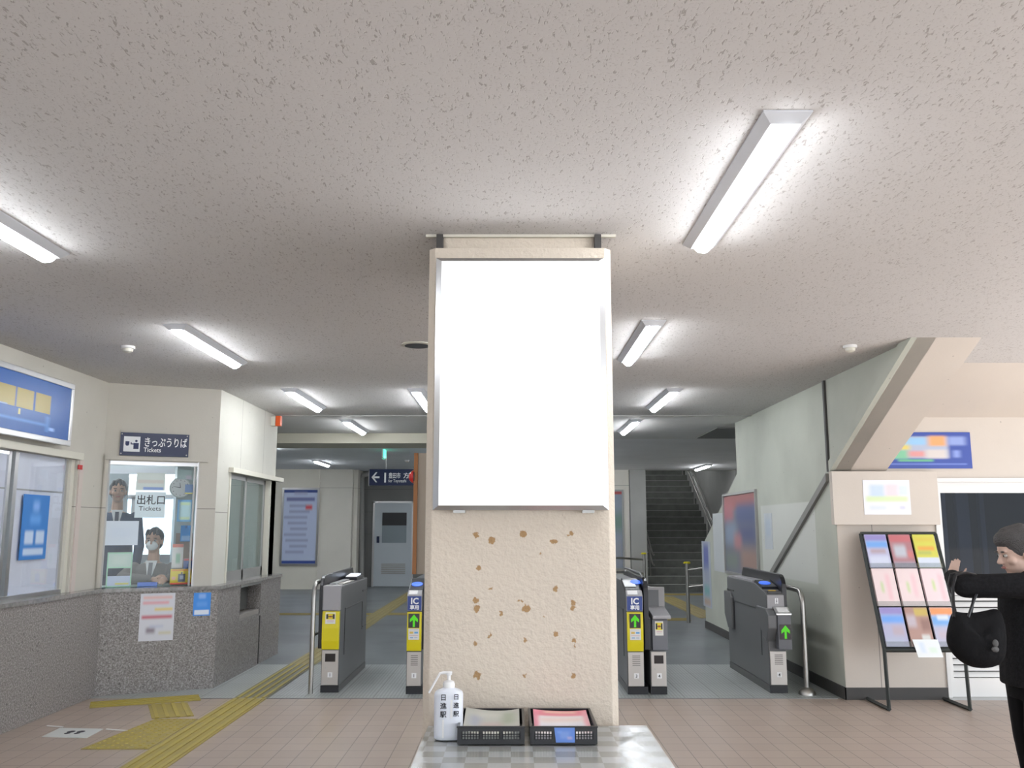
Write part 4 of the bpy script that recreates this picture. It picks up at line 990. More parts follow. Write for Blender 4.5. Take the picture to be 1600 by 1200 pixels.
# gate D (narrow, beside the wide aisle)
x0, x1, ya, yb = 1.226, 1.370, 8.22, 9.72
gt = thing('ticket_gate', ((x0 + x1) / 2, (ya + yb) / 2, 0), 'low ticket gate with grey hooded front, right next to IC gate 3', 'ticket gate', 'ticket gates')
B(x0, x1, ya + .015, yb, 0, .065).build('plinth', m_black, gt)
MB().yz(x0, x1, [(ya + .02, .065), (ya + .02, .37), (ya + .12, .37), (ya + .12, .64), (ya + .35, .70), (ya + .35, .88), (yb, .88), (yb, .065)]).build('body', m_body, gt, bevel=.006)
MB().yz(x0 + .03, x1 + .025, [(ya + .05, .37), (ya + .05, .64), (ya + .14, .66), (ya + .14, .37)]).build('front_panel', M('grey_front_panel', (.15, .155, .175), .4), gt, bevel=.006)
MB().yz(x0 + .03, x1 + .05, [(ya + .01, .645), (ya + .01, .675), (ya + .36, .73), (ya + .36, .66)]).build('hood', m_head, gt, bevel=.008)
B(x0 + .035, x1 + .055, ya + .36, ya + .40, .72, .905).build('rear_panel', M('grey_rear_panel', (.30, .29, .29), .4), gt, bevel=.006)
warn_sticker(gt, x0 + .055, x1 - .015, ya + .0485, .50, .625)
lower_panel(gt, x0 + .006, x1 - .004, ya + .004, .07, .365, '4', window=True, lock=True)
B(x1, x1 + .04, ya + .14, ya + .5, .50, .68).build('side_pocket', m_black, gt, bevel=.01)

# gate E (right-most)
x0, x1, ya, yb = 2.298, 2.455, 8.29, 9.80
gt = thing('ticket_gate', ((x0 + x1) / 2, (ya + yb) / 2, 0), 'right-most dark grey ticket gate with green arrow on its hood', 'ticket gate', 'ticket gates')
B(x0, x1, ya + .015, yb, 0, .065).build('plinth', m_black, gt)
MB().yz(x0, x1, [(ya + .01, .065), (ya + .01, .855), (ya + .09, .88), (ya + .42, .94), (yb, .94), (yb, .065)]).build('body', m_body, gt, bevel=.012)
B(x0 + .004, x1, ya, ya + .05, .705, .852).build('head_cover', m_head, gt, bevel=.006)
ic = MB(); cx = (x0 + x1) / 2 + .01
ic.box(cx - .014, cx + .014, ya - .0015, ya, .775, .825)
ik = ic.build('person_icon', m_txt, gt)
k2 = MB(); k2.box(cx - .004, cx + .004, ya - .003, ya - .0015, .79, .806); k2.box(cx - .004, cx + .004, ya - .003, ya - .0015, .812, .82); k2.box(cx - .002, cx + .002, ya - .003, ya - .0015, .776, .787); k2.build('icon_figure', m_txtk, ik)
B(x0 + .02, x1 - .01, ya + .03, ya + .16, .86, .885).build('ticket_slot', m_black, gt, bevel=.004)
B(x0 + .03, x1 - .06, ya + .035, ya + .06, .886, .892).build('slot_light', M('amber_label', (.6, .4, .03), .4), gt)
MB().yz(x0 + .01, x1 - .002, [(ya + .16, .89), (ya + .18, .915), (ya + .42, .965), (ya + .46, .94), (ya + .46, .9)]).build('reader_housing', m_blackg, gt, bevel=.006)
MB().lathe((x0 + .07, ya + .30, .940), [(.055, 0), (.052, .007), (.035, .010)], 28, (0, -.2, 1)).build('card_reader', m_reader, gt, smooth=True)
B(x0 + .01, x1 - .01, ya + .5, yb - .05, .938, .955).build('ticket_channel', m_head, gt, bevel=.004)
guard(gt, x1, x1 + .04, ya + .05, yb - .02, .55, 1.03)
hx0, hx1 = x0 + .062, x1 + .025
MB().yz(hx0, hx1, [(ya - .10, .385), (ya - .10, .70), (ya + .0, .74), (ya + .0, .385)]).build('hood', M('hood_grey', (.12, .125, .14), .4), gt, bevel=.008)
MB().yz(x0 - .02, hx0 + .0, [(ya - .085, .57), (ya - .085, .68), (ya + .0, .735), (ya + .3, .735), (ya + .32, .70), (ya + .12, .48), (ya + .0, .45)]).build('side_pod', m_body, gt, bevel=.01)
MB().yz(hx0 - .012, hx1 + .004, [(ya - .108, .685), (ya - .108, .70), (ya - .005, .752), (ya + .0, .745)]).build('hood_trim', m_alu, gt, bevel=.002)
MB().prism([(hx0 + .012, ya - .09, .712), (hx1 - .012, ya - .09, .712), (hx1 - .014, ya - .02, .747), (hx0 + .01, ya - .02, .747)], (0, .001, -.004)).build('hood_label', m_white, gt)
B(hx0 + .012, hx1 - .006, ya - .106, ya - .099, .475, .605).build('display', m_screen, gt)
arrow(gt, hx0 + .014, hx1 - .008, ya - .106, .482, .598)
lower_panel(gt, x0 + .008, x1 - .004, ya + .0, .07, .362, '4', slots=True)
seams(gt, x0, -1, ya, yb)
pod = MB().yz(x0 - .03, x0, [(yb - .28, .42), (yb - .28, .74), (yb - .2, .79), (yb + .03, .79), (yb + .03, .55), (yb - .1, .42)]); pod.build('side_pod', m_body, gt, bevel=.01)

# hand rails beside the gates
def bend(p0, pc, p1, n=6): return [Vector(p0).lerp(Vector(pc), k / n).lerp(Vector(pc).lerp(Vector(p1), k / n), k / n) for k in range(n + 1)]
gr = thing('guide_rail', (-1.785, 8.9, 0), 'bent stainless steel guard rail left of the left-most gate', 'guard rail', 'bent steel guard rails')
x = -1.785
MB().tube([(x, 8.27, 0)] + bend((x, 8.27, .82), (x, 8.27, .96), (x, 8.42, .96)) + bend((x, 9.5, .96), (x, 9.65, .96), (x, 9.65, .82)) + [(x, 9.65, 0)], .021, 14).build('rail', m_steel, gr, smooth=True)
MB().tube([(x, 8.28, .5), (x, 9.64, .5)], .014, 10).build('cross_bar', m_steel, gr, smooth=True)
gr = thing('guide_rail', (2.60, 8.9, 0), 'bent stainless steel guard rail with domed foot right of the right-most gate', 'guard rail', 'bent steel guard rails')
x = 2.605
MB().tube([(x, 8.24, .02)] + bend((x, 8.24, .76), (x, 8.24, .885), (x, 8.38, .895)) + [(x, 9.0, .90)] + bend((x, 9.5, .90), (x, 9.65, .90), (x, 9.65, .78)) + [(x, 9.65, 0.02)], .024, 14).build('rail', m_steel, gr, smooth=True)
for y in (8.24, 9.65): MB().lathe((x, y, 0), [(.075, 0), (.073, .02), (.055, .045), (.03, .06), (.026, .062)], 24).build('foot', m_steel, gr, smooth=True)

# return tray in the granite side
ctr = thing('coin_tray', (-2.78, (hy0 + hy1) / 2, hz0), 'recessed grey metal tray in the granite side of the ticket office', 'tray')
B(-2.895, -2.75, hy0 + .02, hy1 - .02, hz0 + .001, hz0 + .05).build('tray', m_steelpl, ctr, bevel=.005)
B(-2.77, -2.735, hy0 + .01, hy1 - .01, hz1 - .05, hz1 - .005).build('cover', m_aludull, ctr, bevel=.005)
B(-2.895, -2.88, hy0 + .02, hy1 - .02, hz0 + .06, hz1 - .06).build('back_plate', M('tray_back', (.12, .125, .12), .4), ctr)
y_ = AX(404, 1000, -2.74).y
tag(B(-2.742, -2.734, y_ - .012, y_ + .012, 0.01, hz0 - .02).build('cover_strip', m_dgrey), 'dark vertical strip below the recessed tray in the granite', 'cover strip')

# ================================================================ TABLE AND ITS THINGS
ZT = .65
tb = thing('table', (.10, 3.53, 0), 'low table with grey checked cloth under clear sheet, at foot of pillar', 'table')
tx0, tx1, ty0, ty1 = -.345, .553, 3.195, 3.865
m_chk, t, b = nt('checked_cloth')
tc = t.nodes.new('ShaderNodeTexCoord'); ck = t.nodes.new('ShaderNodeTexChecker'); mp = t.nodes.new('ShaderNodeMapping')
mp.inputs['Scale'].default_value = (1 / .08, 1 / .08, 0.0); mp.inputs['Location'].default_value = (.3, .2, .5); t.links.new(tc.outputs['Object'], mp.inputs[0]); t.links.new(mp.outputs[0], ck.inputs['Vector'])
ck.inputs['Scale'].default_value = 1; ck.inputs['Color1'].default_value = (.34, .34, .31, 1); ck.inputs['Color2'].default_value = (.50, .52, .52, 1)
t.links.new(ck.outputs[0], b.inputs['Base Color']); b.inputs['Roughness'].default_value = .55
B(tx0, tx1, ty0, ty1, ZT - .03, ZT - .004).build('tabletop', m_chk, tb, bevel=.003)
# wrinkled clear vinyl
vm = MB(); nx, ny = 46, 34
m_vin = glassmat('clear_vinyl', (.97, .98, .99), .10, .20)
gv = [[None] * (ny + 1) for _ in range(nx + 1)]
for i in range(nx + 1):
    for j in range(ny + 1):
        x = tx0 + (tx1 - tx0) * i / nx; y = ty0 - .002 + (ty1 - ty0 + .002) * j / ny
        e_ = max(0, (x - .33) / .25); h = .0012 * noise.noise(Vector((x * 14, y * 9, 0))) * min(1, e_ * 1.5)
        fold = .0025 * math.exp(-((y - ty0 - .12 - (x - .28) * 1.6) / .022) ** 2) * min(1, max(0, (x - .3) * 8))
        gv[i][j] = vm.bm.verts.new((x, y, ZT - .0015 + max(h, -.001) + fold))
for i in range(nx):
    for j in range(ny): vm.face([gv[i][j], gv[i + 1][j], gv[i + 1][j + 1], gv[i][j + 1]])
vm.build('clear_cover', m_vin, tb, smooth=True)
B(tx0 - .003, tx1 + .003, ty0 - .005, ty0, ZT - .035, ZT - .006).build('edge_strip', m_dgrey, tb)
B(tx0 + .04, tx1 - .04, ty0 + .05, ty0 + .07, ZT - .09, ZT - .03).build('apron', m_aludull, tb); B(tx0 + .04, tx1 - .04, ty1 - .07, ty1 - .05, ZT - .09, ZT - .03).build('apron', m_aludull, tb)
for x in (tx0 + .05, tx1 - .05):
    for y in (ty0 + .06, ty1 - .06): MB().tube([(x, y, 0), (x, y, ZT - .03)], .015, 10).build('leg', m_steel, tb, smooth=True)

# baskets
def basket(pxl, pxr, D, lab, tilt=0):
    a = A(pxl, 1164, D); b5 = A(pxr, 1164, D); w = b5.x - a.x; cx = (a.x + b5.x) / 2; L = .335; h = .062; top = .012
    loc = (cx, D + L / 2, ZT + .001)
    t = thing('basket', loc, lab, 'basket', 'black baskets on the table')
    z0 = ZT + .001; th = .004
    def X_(s, z): return cx + s * (w / 2 + top * (z - z0) / h * .5)
    fl = B(cx - w / 2, cx + w / 2, D, D + L, z0, z0 + th)
    fl.build('bottom', m_black, t)
    # walls as lattice
    def wall(p0, p1, nm):
        p0 = Vector(p0); p1 = Vector(p1); d = (p1 - p0).normalized(); LL = (p1 - p0).length; n = Vector((d.y, -d.x, 0)) * th
        mb = MB()
        def bar(u0, u1, za, zb_): 
            q = [p0 + d * u0 + Vector((0, 0, zb_)), p0 + d * u1 + Vector((0, 0, zb_)), p0 + d * u1 + Vector((0, 0, za)), p0 + d * u0 + Vector((0, 0, za))]
            mb.prism(q, n)
        bar(0, LL, 0, .018); bar(0, LL, h - .016, h); bar(0, .014, .018, h - .016); bar(LL - .014, LL, .018, h - .016)
        ng = 3; gap = .012; gw = (LL - .028 - gap * (ng - 1)) / ng
        for g_ in range(ng):
            s0 = .014 + g_ * (gw + gap)
            if g_ < ng - 1: bar(s0 + gw, s0 + gw + gap, .018, h - .016)
            k = max(3, int(gw / .0105))
            for i in range(k + 1):
                u = s0 + gw * i / k; bar(max(u - .0018, 0), min(u + .0018, LL), .018, h - .016)
            for zz in (.027, .036): bar(s0, s0 + gw, zz - .0012, zz + .0012)
        mb.build(nm, m_black, t)
    z = z0
    wall((cx - w / 2, D, z), (cx + w / 2, D, z), 'side'); wall((cx + w / 2, D + L, z), (cx - w / 2, D + L, z), 'side')
    wall((cx + w / 2, D, z), (cx + w / 2, D + L, z), 'side'); wall((cx - w / 2, D + L, z), (cx - w / 2, D, z), 'side')
    rim = MB(); e3 = .006
    rim.box(cx - w / 2 - e3, cx + w / 2 + e3, D - e3, D + th, z0 + h - .003, z0 + h + .003); rim.box(cx - w / 2 - e3, cx + w / 2 + e3, D + L - th, D + L + e3, z0 + h - .003, z0 + h + .003)
    rim.box(cx - w / 2 - e3, cx - w / 2 + th, D, D + L, z0 + h - .003, z0 + h + .003); rim.box(cx + w / 2 - th, cx + w / 2 + e3, D, D + L, z0 + h - .003, z0 + h + .003)
    rim.build('rim', m_black, t, bevel=.0015)
    return cx, w, z0, L
def leaflets(cx, w, D, L, z0, mat, n, lab, amp):
    mb = MB(); k = 12
    W2 = w / 2 - .014; Y0, Y1 = D + .012, D + L - .03
    top = [[None] * (k + 1) for _ in range(k + 1)]; bot = [[None] * (k + 1) for _ in range(k + 1)]
    for i in range(k + 1):
        for j in range(k + 1):
            u, v_ = i / k, j / k
            x = cx - W2 + 2 * W2 * u; y = Y0 + (Y1 - Y0) * v_
            zt_ = z0 + n * (.7 + .55 * v_) + amp * (abs(u - .5) * 2) ** 2 - amp * .3 * math.sin(v_ * 5 + u * 3)
            top[i][j] = mb.bm.verts.new((x, y, zt_)); bot[i][j] = mb.bm.verts.new((x, y, z0 + .005))
    for i in range(k):
        for j in range(k):
            f_ = mb.face([top[i][j], top[i + 1][j], top[i + 1][j + 1], top[i][j + 1]], [(i / k, j / k), ((i + 1) / k, j / k), ((i + 1) / k, (j + 1) / k), (i / k, (j + 1) / k)])
            mb.face([bot[i][j], bot[i][j + 1], bot[i + 1][j + 1], bot[i + 1][j]])
    for i in range(k):
        mb.face([bot[i][0], bot[i + 1][0], top[i + 1][0], top[i][0]]); mb.face([bot[i + 1][k], bot[i][k], top[i][k], top[i + 1][k]])
        mb.face([bot[0][i + 1], bot[0][i], top[0][i], top[0][i + 1]]); mb.face([bot[k][i], bot[k][i + 1], top[k][i + 1], top[k][i]])
    tag(mb.build('leaflet_stack', mat, smooth=True), lab, 'leaflets')
cx, w, z0, L = basket(716, 818, 3.525, 'black plastic basket on the table, the left one beside the bottle')
leaflets(cx, w, 3.525, L, z0, poster('grey_leaflet_print', (.52, .53, .49), [(.2, .5, .1, .2, (.35, .38, .5), .12, .8), (.5, .7, .2, .15, (.55, .42, .42), .1, .7), (.8, .4, .12, .25, (.3, .36, .25), .12, .8), (.45, .25, .2, .1, (.6, .6, .55), .1, .8), (.15, .85, .15, .1, (.55, .58, .48), .1, .8)]), .05, 'pile of greyish leaflets inside the left basket', .010)
cx, w, z0, L = basket(830, 932, 3.525, 'black plastic basket on the table, the right one with blue label')
leaflets(cx, w, 3.525, L, z0, poster('pink_leaflet_print', (.78, .74, .76), [(.5, .1, .6, .16, (.75, .22, .28), .06, 1), (.5, .08, .3, .04, (.8, .55, .42), .06, .9), (.04, .4, .06, .4, (.8, .25, .35), .05, .9), (.96, .5, .06, .45, (.8, .35, .42), .05, .9), (.5, .42, .4, .08, (.78, .62, .58), .1, .9), (.5, .7, .4, .1, (.72, .72, .8), .1, .8)]), .048, 'pile of pink and white leaflets inside the right basket', .006)
a = A(866, 1140, 3.518); b5 = A(898, 1140, 3.518); zz1 = A(882, 1137, 3.518).z; zz0 = A(882, 1160, 3.518).z
tag(MB().prism([(a.x, 3.5175, zz1), (b5.x, 3.5175, zz1), (b5.x, 3.515, zz0), (a.x + .006, 3.515, zz0)], (0, .002, 0), uv=True).build('label_tag', poster('blue_tag_print', (.10, .22, .62), [(.5, .5, .25, .25, (.18, .3, .65), .15, .8), (.75, .7, .12, .1, (.4, .35, .55), .08, .7), (.25, .3, .12, .1, (.15, .3, .7), .08, .7)])), 'blue paper tag on the front of the right basket', 'label')

# bottle
cb = A(700, 1145, 3.60); bxm = cb.x; by = 3.62; bt = thing('sanitizer_bottle', (bxm, by, ZT + .001), 'white pump bottle with black handwriting at left end of table', 'bottle')
m_bot, t_, b_n = nt('translucent_white_plastic')
b_n.inputs['Base Color'].default_value = (.72, .75, .82, 1); b_n.inputs['Roughness'].default_value = .35; b_n.inputs['Transmission Weight'].default_value = .0; b_n.inputs['Subsurface Weight'].default_value = .3; b_n.inputs['Subsurface Radius'].default_value = (.05, .05, .06)
hb = A(700, 1078, by).z - ZT
prof = [(.050, .001), (.055, .006), (.056, .02), (.056, hb - .018), (.053, hb - .008), (.043, hb), (.026, hb + .006), (.022, hb + .010), (.022, hb + .016)]
rs = []; mb = MB()
for r_, h_ in prof:
    ring = []
    for k in range(32):
        a = 2 * math.pi * k / 32; ca, sa = math.cos(a), math.sin(a); e4 = .55 if r_ > .04 else 1
        ring.append(mb.bm.verts.new((bxm + r_ * math.copysign(abs(ca) ** (e4 + .15 if e4 < 1 else 1), ca), by + r_ * (.82 if r_ > .04 else 1) * math.copysign(abs(sa) ** (e4 + .15 if e4 < 1 else 1), sa), ZT + .001 + h_)))
    rs.append(ring)
for i in range(1, len(rs)): mb.bridge(rs[i - 1], rs[i])
mb.face(list(reversed(rs[0]))); mb.face(rs[-1]); mb.build('bottle_body', m_bot, bt, smooth=True)
z = ZT + hb + .010
MB().lathe((bxm, by, z), [(.023, 0), (.0235, .012), (.020, .022), (.011, .026), (.007, .028), (.007, .050)], 24).build('collar', m_white, bt, smooth=True)
MB().lathe((bxm, by, z + .044), [(.0085, 0), (.012, .004), (.013, .012), (.010, .015)], 16).build('pump_head', m_white, bt, smooth=True)
zn = z + .054
MB().tube([(bxm + .012, by, zn), (bxm - .02, by - .004, zn + .001), (bxm - .034, by - .006, zn - .001), (bxm - .040, by - .007, zn - .010), (bxm - .076, by - .010, zn - .073)], .0045, 10, rad=[.007, .0055, .005, .0045, .004]).build('nozzle', m_white, bt, smooth=True)
for (dx, zz, sz) in ((-.017, .155, .020), (.032, .158, .018)):
    for i, chx in enumerate('日進駅'):
        text(chx, (bxm + dx, by - .0475, ZT + zz - i * .031 - .004), (1, 0, 0), up, sz * 1.25, m_txtk, bt, name='handwriting', align='CENTER', bold=.0004, th=.001)
B(bxm + .010, bxm + .018, by - .0475, by - .046, ZT + .085, ZT + .150).build('paper_strip', m_white, bt)
B(bxm - .021, bxm - .014, by - .0475, by - .046, ZT + .012, ZT + .078).build('paper_strip', m_white, bt)

# ================================================================ BROCHURE RACK
rk = thing('brochure_rack', (3.33, 7.7, 0), 'dark metal brochure stand leaning back before the beige wall', 'brochure rack')
rx0, rx1 = 3.025, 3.675; Yb, Zb, Yt, Zt_ = 7.53, .47, 7.885, 1.40
s_ = Vector((0, Yt - Yb, Zt_ - Zb)); sn = Vector((0, -s_.z, s_.y)).normalized()
for x in (rx0, rx1):
    MB().tube([(x, Yt, Zt_), (x, Yb, Zb), (x, 7.51, .012)], .016, 4).build('side_frame', m_rack, rk)
    MB().tube([(x, 7.50, .016), (x, 7.96, .016)], .016, 4).build('foot', m_rack, rk)
MB().tube([(rx0, Yt, Zt_), (rx1, Yt, Zt_)], .018, 4).build('top_bar', m_rack, rk)
MB().tube([(rx0, Yb, Zb), (rx1, Yb, Zb)], .018, 4).build('bottom_bar', m_rack, rk)
def RP(u, v_, d=0): return Vector((rx0 + (rx1 - rx0) * u, Yb, Zb)) + s_ * v_ + sn * d
MB().prism([RP(.02, .01, -.03), RP(.98, .01, -.03), RP(.98, .99, -.03), RP(.02, .99, -.03)], -sn * .004).build('back_panel', m_black, rk)
for v_ in (.02, .355, .685): 
    MB().prism([RP(.02, v_, -.026), RP(.98, v_, -.026), RP(.98, v_, .02), RP(.02, v_, .02)], s_.normalized() * .003).build('shelf', m_rack, rk)
    MB().prism([RP(.02, v_, .02), RP(.98, v_, .02), RP(.98, v_ + .045, .02), RP(.02, v_ + .045, .02)], -sn * .002).build('lip', glassmat('acrylic_lip', (.9, .92, .92), .15), rk)
pam = [
 ('blue_purple_a', (.50, .50, .68), [(.5, .1, .5, .1, (.28, .24, .55), .06, .9), (.5, .3, .5, .1, (.15, .38, .80), .08, .9), (.5, .5, .35, .06, (.45, .32, .33), .08, .8), (.5, .8, .45, .15, (.62, .66, .80), .08, .9)], 'purple and blue leaflets in the top left pocket of the rack'),
 ('red_a', (.42, .20, .22), [(.5, .12, .5, .1, (.55, .16, .18), .06, .9), (.4, .5, .28, .18, (.50, .55, .62), .12, .9), (.85, .6, .12, .1, (.6, .2, .2), .08, .9), (.5, .92, .5, .1, (.36, .36, .45), .08, .9)], 'red leaflets in the top middle pocket of the rack'),
 ('yellow_a', (.62, .60, .10), [(.5, .42, .38, .06, (.75, .35, .08), .06, .9), (.5, .15, .4, .05, (.66, .48, .08), .08, .7), (.4, .55, .3, .05, (.35, .42, .15), .08, .7), (.5, .84, .5, .15, (.62, .68, .82), .03, .95)], 'yellow leaflets in the top right pocket of the rack'),
 ('pink_a', (.78, .64, .64), [(.35, .5, .06, .14, (.5, .65, .3), .08, .8), (.65, .5, .1, .35, (.78, .50, .54), .1, .8)], 'pale pink newspaper in the middle row, left pocket of the rack'),
 ('pink_b', (.78, .64, .64), [(.4, .5, .06, .14, (.5, .65, .3), .08, .8), (.7, .45, .1, .3, (.78, .52, .56), .1, .8)], 'pale pink newspaper in the centre pocket of the rack'),
 ('pink_c', (.78, .64, .66), [(.45, .45, .06, .14, (.5, .68, .25), .08, .8), (.8, .5, .1, .35, (.78, .50, .54), .1, .8)], 'pale pink newspaper in the middle row, right pocket of the rack'),
 ('blue_b', (.42, .42, .58), [(.5, .08, .5, .1, (.30, .25, .55), .06, .9), (.5, .3, .5, .1, (.14, .36, .82), .08, .9), (.65, .6, .25, .12, (.48, .38, .42), .1, .8), (.4, .85, .4, .1, (.42, .46, .58), .1, .8)], 'blue and violet leaflets in the bottom left pocket of the rack'),
 ('brown_b', (.42, .26, .22), [(.7, .12, .3, .1, (.55, .42, .10), .06, .9), (.2, .35, .2, .15, (.52, .48, .55), .1, .8), (.8, .45, .2, .15, (.25, .14, .12), .1, .8), (.7, .82, .18, .12, (.66, .68, .66), .06, .9)], 'brown leaflets in the bottom middle pocket of the rack'),
 ('orange_b', (.45, .45, .58), [(.5, .1, .5, .1, (.78, .30, .10), .05, .95), (.5, .35, .5, .12, (.15, .38, .75), .08, .9), (.5, .26, .25, .06, (.70, .74, .80), .06, .9), (.5, .7, .35, .1, (.52, .42, .48), .1, .8)], 'orange and blue leaflets in the bottom right pocket of the rack')]
for i, (nm, base, pa, lab) in enumerate(pam):
    rrow, ccol = i // 3, i % 3
    v0 = (.685, .355, .02)[rrow] + .004; hh2 = (.30, .325, .325)[rrow]; u0 = .035 + ccol * .32; uw = .285
    dd_ = .012 if rrow != 1 else .014
    mb = MB(); thick = .03 if rrow == 1 else .02
    mb.prism([RP(u0, v0 + hh2, dd_), RP(u0 + uw, v0 + hh2, dd_), RP(u0 + uw, v0, dd_), RP(u0, v0, dd_)], -sn * thick, uv=True)
    tag(mb.build('leaflet_stack', poster('leaflet_' + nm, base, pa), bevel=.0), lab, 'leaflets', 'leaflets in the brochure rack')
tag(MB().prism([RP(.36, .08, .026), RP(.68, .08, .026), Vector((rx0 + (rx1 - rx0) * .70, Yb - .045, Zb - .05)), Vector((rx0 + (rx1 - rx0) * .39, Yb - .045, Zb - .05))], -sn * .001, uv=True).build('paper_sheet', poster('white_hanging_print', (.74, .77, .78), [(.3, .45, .1, .3, (.55, .65, .85), .1, .6), (.7, .6, .15, .15, (.6, .75, .6), .1, .6)])), 'loose white sheet hanging over the lower edge of the rack', 'paper')

# ================================================================ OFFICE INSIDE
def tp(px, py, off):  # point on a plane behind the ticket glass, offset into the office
    return hit(px, py, U0 - TN * off, TN)
def tsheet(px0, py0, px1, py1, off, mat, lab, name='notice_sheet', cat='notice', th=.003):
    o3, r, w, h = onplane(px0, py0, px1, py1, U0 - TN * off, TN)
    return tag(sheet(o3, r, up, w, h, th).build(name, mat), lab, cat)
# counter desk inside
dk = slab_on(Vector((tl.x, tl.y, 0)), Vector((tr.x, tr.y, 0)), -.72, -.215, .2, LED - .01)
dk2 = thing('office_desk', (tl + tr) / 2 * 1, 'desk inside the ticket office behind the ticket window', 'desk'); dk2.location.z = .2; WM[dk2.name] = Matrix.Translation(dk2.location)
slab_on(Vector((tl.x, tl.y, 0)), Vector((tr.x, tr.y, 0)), -.46, -.13, LED - .03, LED - .0).build('desk_top', M('green_desk_top', (.30, .40, .37), .4), dk2)
slab_on(Vector((tl.x, tl.y, 0)), Vector((tr.x, tr.y, 0)), -.24, -.215, .2, LED - .03).build('front_panel', m_dgrey, dk2)
for a in (tl, tr): 
    q5 = Vector((a.x, a.y, 0)); sg_ = TD * (.02 if a is tl else -.06)
    slab_on(q5 + sg_, q5 + sg_ + TD * .04, -.45, -.25, .2, LED - .03).build('leg', m_dgrey, dk2)
o_w = poster('ticket_sheet_print', (.70, .77, .82), [])
o3, r, w, h = onplane(211, 769, 258, 809, U0 - TN * .058, TN)
ts = thing('window_notice', o3 + r * w / 2 - up * h, 'white sheet lettered Tickets in the middle of the ticket window', 'notice')
sheet(o3, r, up, w, h, .002).build('sheet', o_w, ts)
nn = r.cross(up)
text('出札口', o3 + r * w * .03 - up * h * .45 + nn * .003, r, up, h * .40, m_txtk, ts, bold=.001, fitw=w * .92)
text('Tickets', o3 + r * w * .12 - up * h * .72 + nn * .003, r, up, h * .24, m_txtk, ts, fitw=w * .74)
tsheet(213, 739, 258, 766, .075, poster('pale_sheet_a', (.62, .64, .60), [(.5, .5, .45, .1, (.6, .5, .45), .05, .7), (.6, .9, .35, .08, (.15, .25, .6), .03, .9)]), 'pale sheet at the top centre inside the ticket window')
tsheet(167, 740, 200, 812, 1.4, poster('pale_sheet_b', (.60, .68, .72), []), 'pale sheet behind the standing man in the ticket office', 'paper_sheet', 'paper')
tsheet(163.5, 814, 216, 852, .059, poster('pale_sheet_c', (.66, .69, .78), [(.5, .5, .3, .2, (.6, .64, .76), .2, .7)]), 'blank white sheet low on the left of the ticket window')
tsheet(277, 781, 301, 815, .058, poster('blue_green_sheet', (.12, .35, .62), [(.5, .5, .38, .4, (.42, .62, .66), .06, 1), (.5, .18, .3, .06, (.5, .65, .35), .04, .8), (.5, .85, .3, .06, (.5, .62, .35), .04, .8)]), 'blue bordered sheet at the right of the ticket window below clock')
tsheet(282, 821, 299, 846, .058, poster('small_blue_sheet', (.03, .24, .60), [(.5, .8, .4, .15, (.3, .5, .75), .05, .8), (.5, .1, .1, .08, (.02, .1, .3), .03, .8)]), 'small blue sheet at the right of the ticket window')
tsheet(277, 734, 300, 749, .058, poster('grey_sticker_print', (.22, .30, .30), [(.8, .8, .2, .2, (.4, .3, .4), .1, .6)]), 'greyish green sticker in the top right corner of ticket window', 'sticker', 'sticker')
tsheet(289, 757, 302, 772, .057, poster('blue_sticker_print', (.10, .19, .38), [(.5, .92, .5, .06, (.65, .6, .1), .02, 1)]), 'small dark blue sticker over the clock in ticket window', 'sticker', 'sticker')
# clock
c5 = tp(282, 762, .69); ckx = thing('wall_clock', c5, 'round white clock inside the ticket office, right side of window', 'clock')
nrm = TN
MB().lathe(c5, [(.098, -.03), (.104, -.02), (.104, .0), (.098, .006), (.092, .004)], 36, nrm).build('rim', M('pale_clock_rim', (.55, .6, .58), .4), ckx, smooth=True)
MB().lathe(c5, [(.092, -.0), (.092, .005)], 36, nrm).build('face', m_white, ckx)
tx = TD
for ang, ln in ((100, .05), (172, .07)):
    a = math.radians(ang); dv_ = tx * math.cos(a) + up * math.sin(a); pv = tx * -math.sin(a) + up * math.cos(a)
    bs = c5 + nrm * .008
    MB().prism([bs - pv * .003, bs + pv * .003, bs + dv_ * ln + pv * .0015, bs + dv_ * ln - pv * .0015], nrm * .001).build('hand', m_txtk, ckx)
tk = MB()
for k in range(12):
    a = math.radians(30 * k); dv_ = tx * math.cos(a) + up * math.sin(a); bs = c5 + nrm * .0055 + dv_ * .076
    tk.lathe(bs, [(.004, 0), (.004, .001)], 8, nrm)
tk.build('hour_marks', m_txtk, ckx)
# clock hangs on a post/cabinet
ca = tp(272, 830, .74); cz = tp(310, 830, .74)
cb_ = thing('cabinet', (ca + cz) / 2, 'pale cabinet inside the office behind the clock', 'cabinet'); cb_.location.z = .2; WM[cb_.name] = Matrix.Translation(cb_.location)
slab_on(Vector((ca.x, ca.y, 0)), Vector((cz.x, cz.y, 0)), -.35, 0, .2, 2.2).build('body', M('office_grey', (.35, .42, .44), .5), cb_)
slab_on(Vector((ca.x, ca.y, 0)) + TD * .02, Vector((cz.x, cz.y, 0)) - TD * .02, 0, .008, .25, 1.4).build('door', M('office_brown', (.24, .16, .12), .5), cb_)
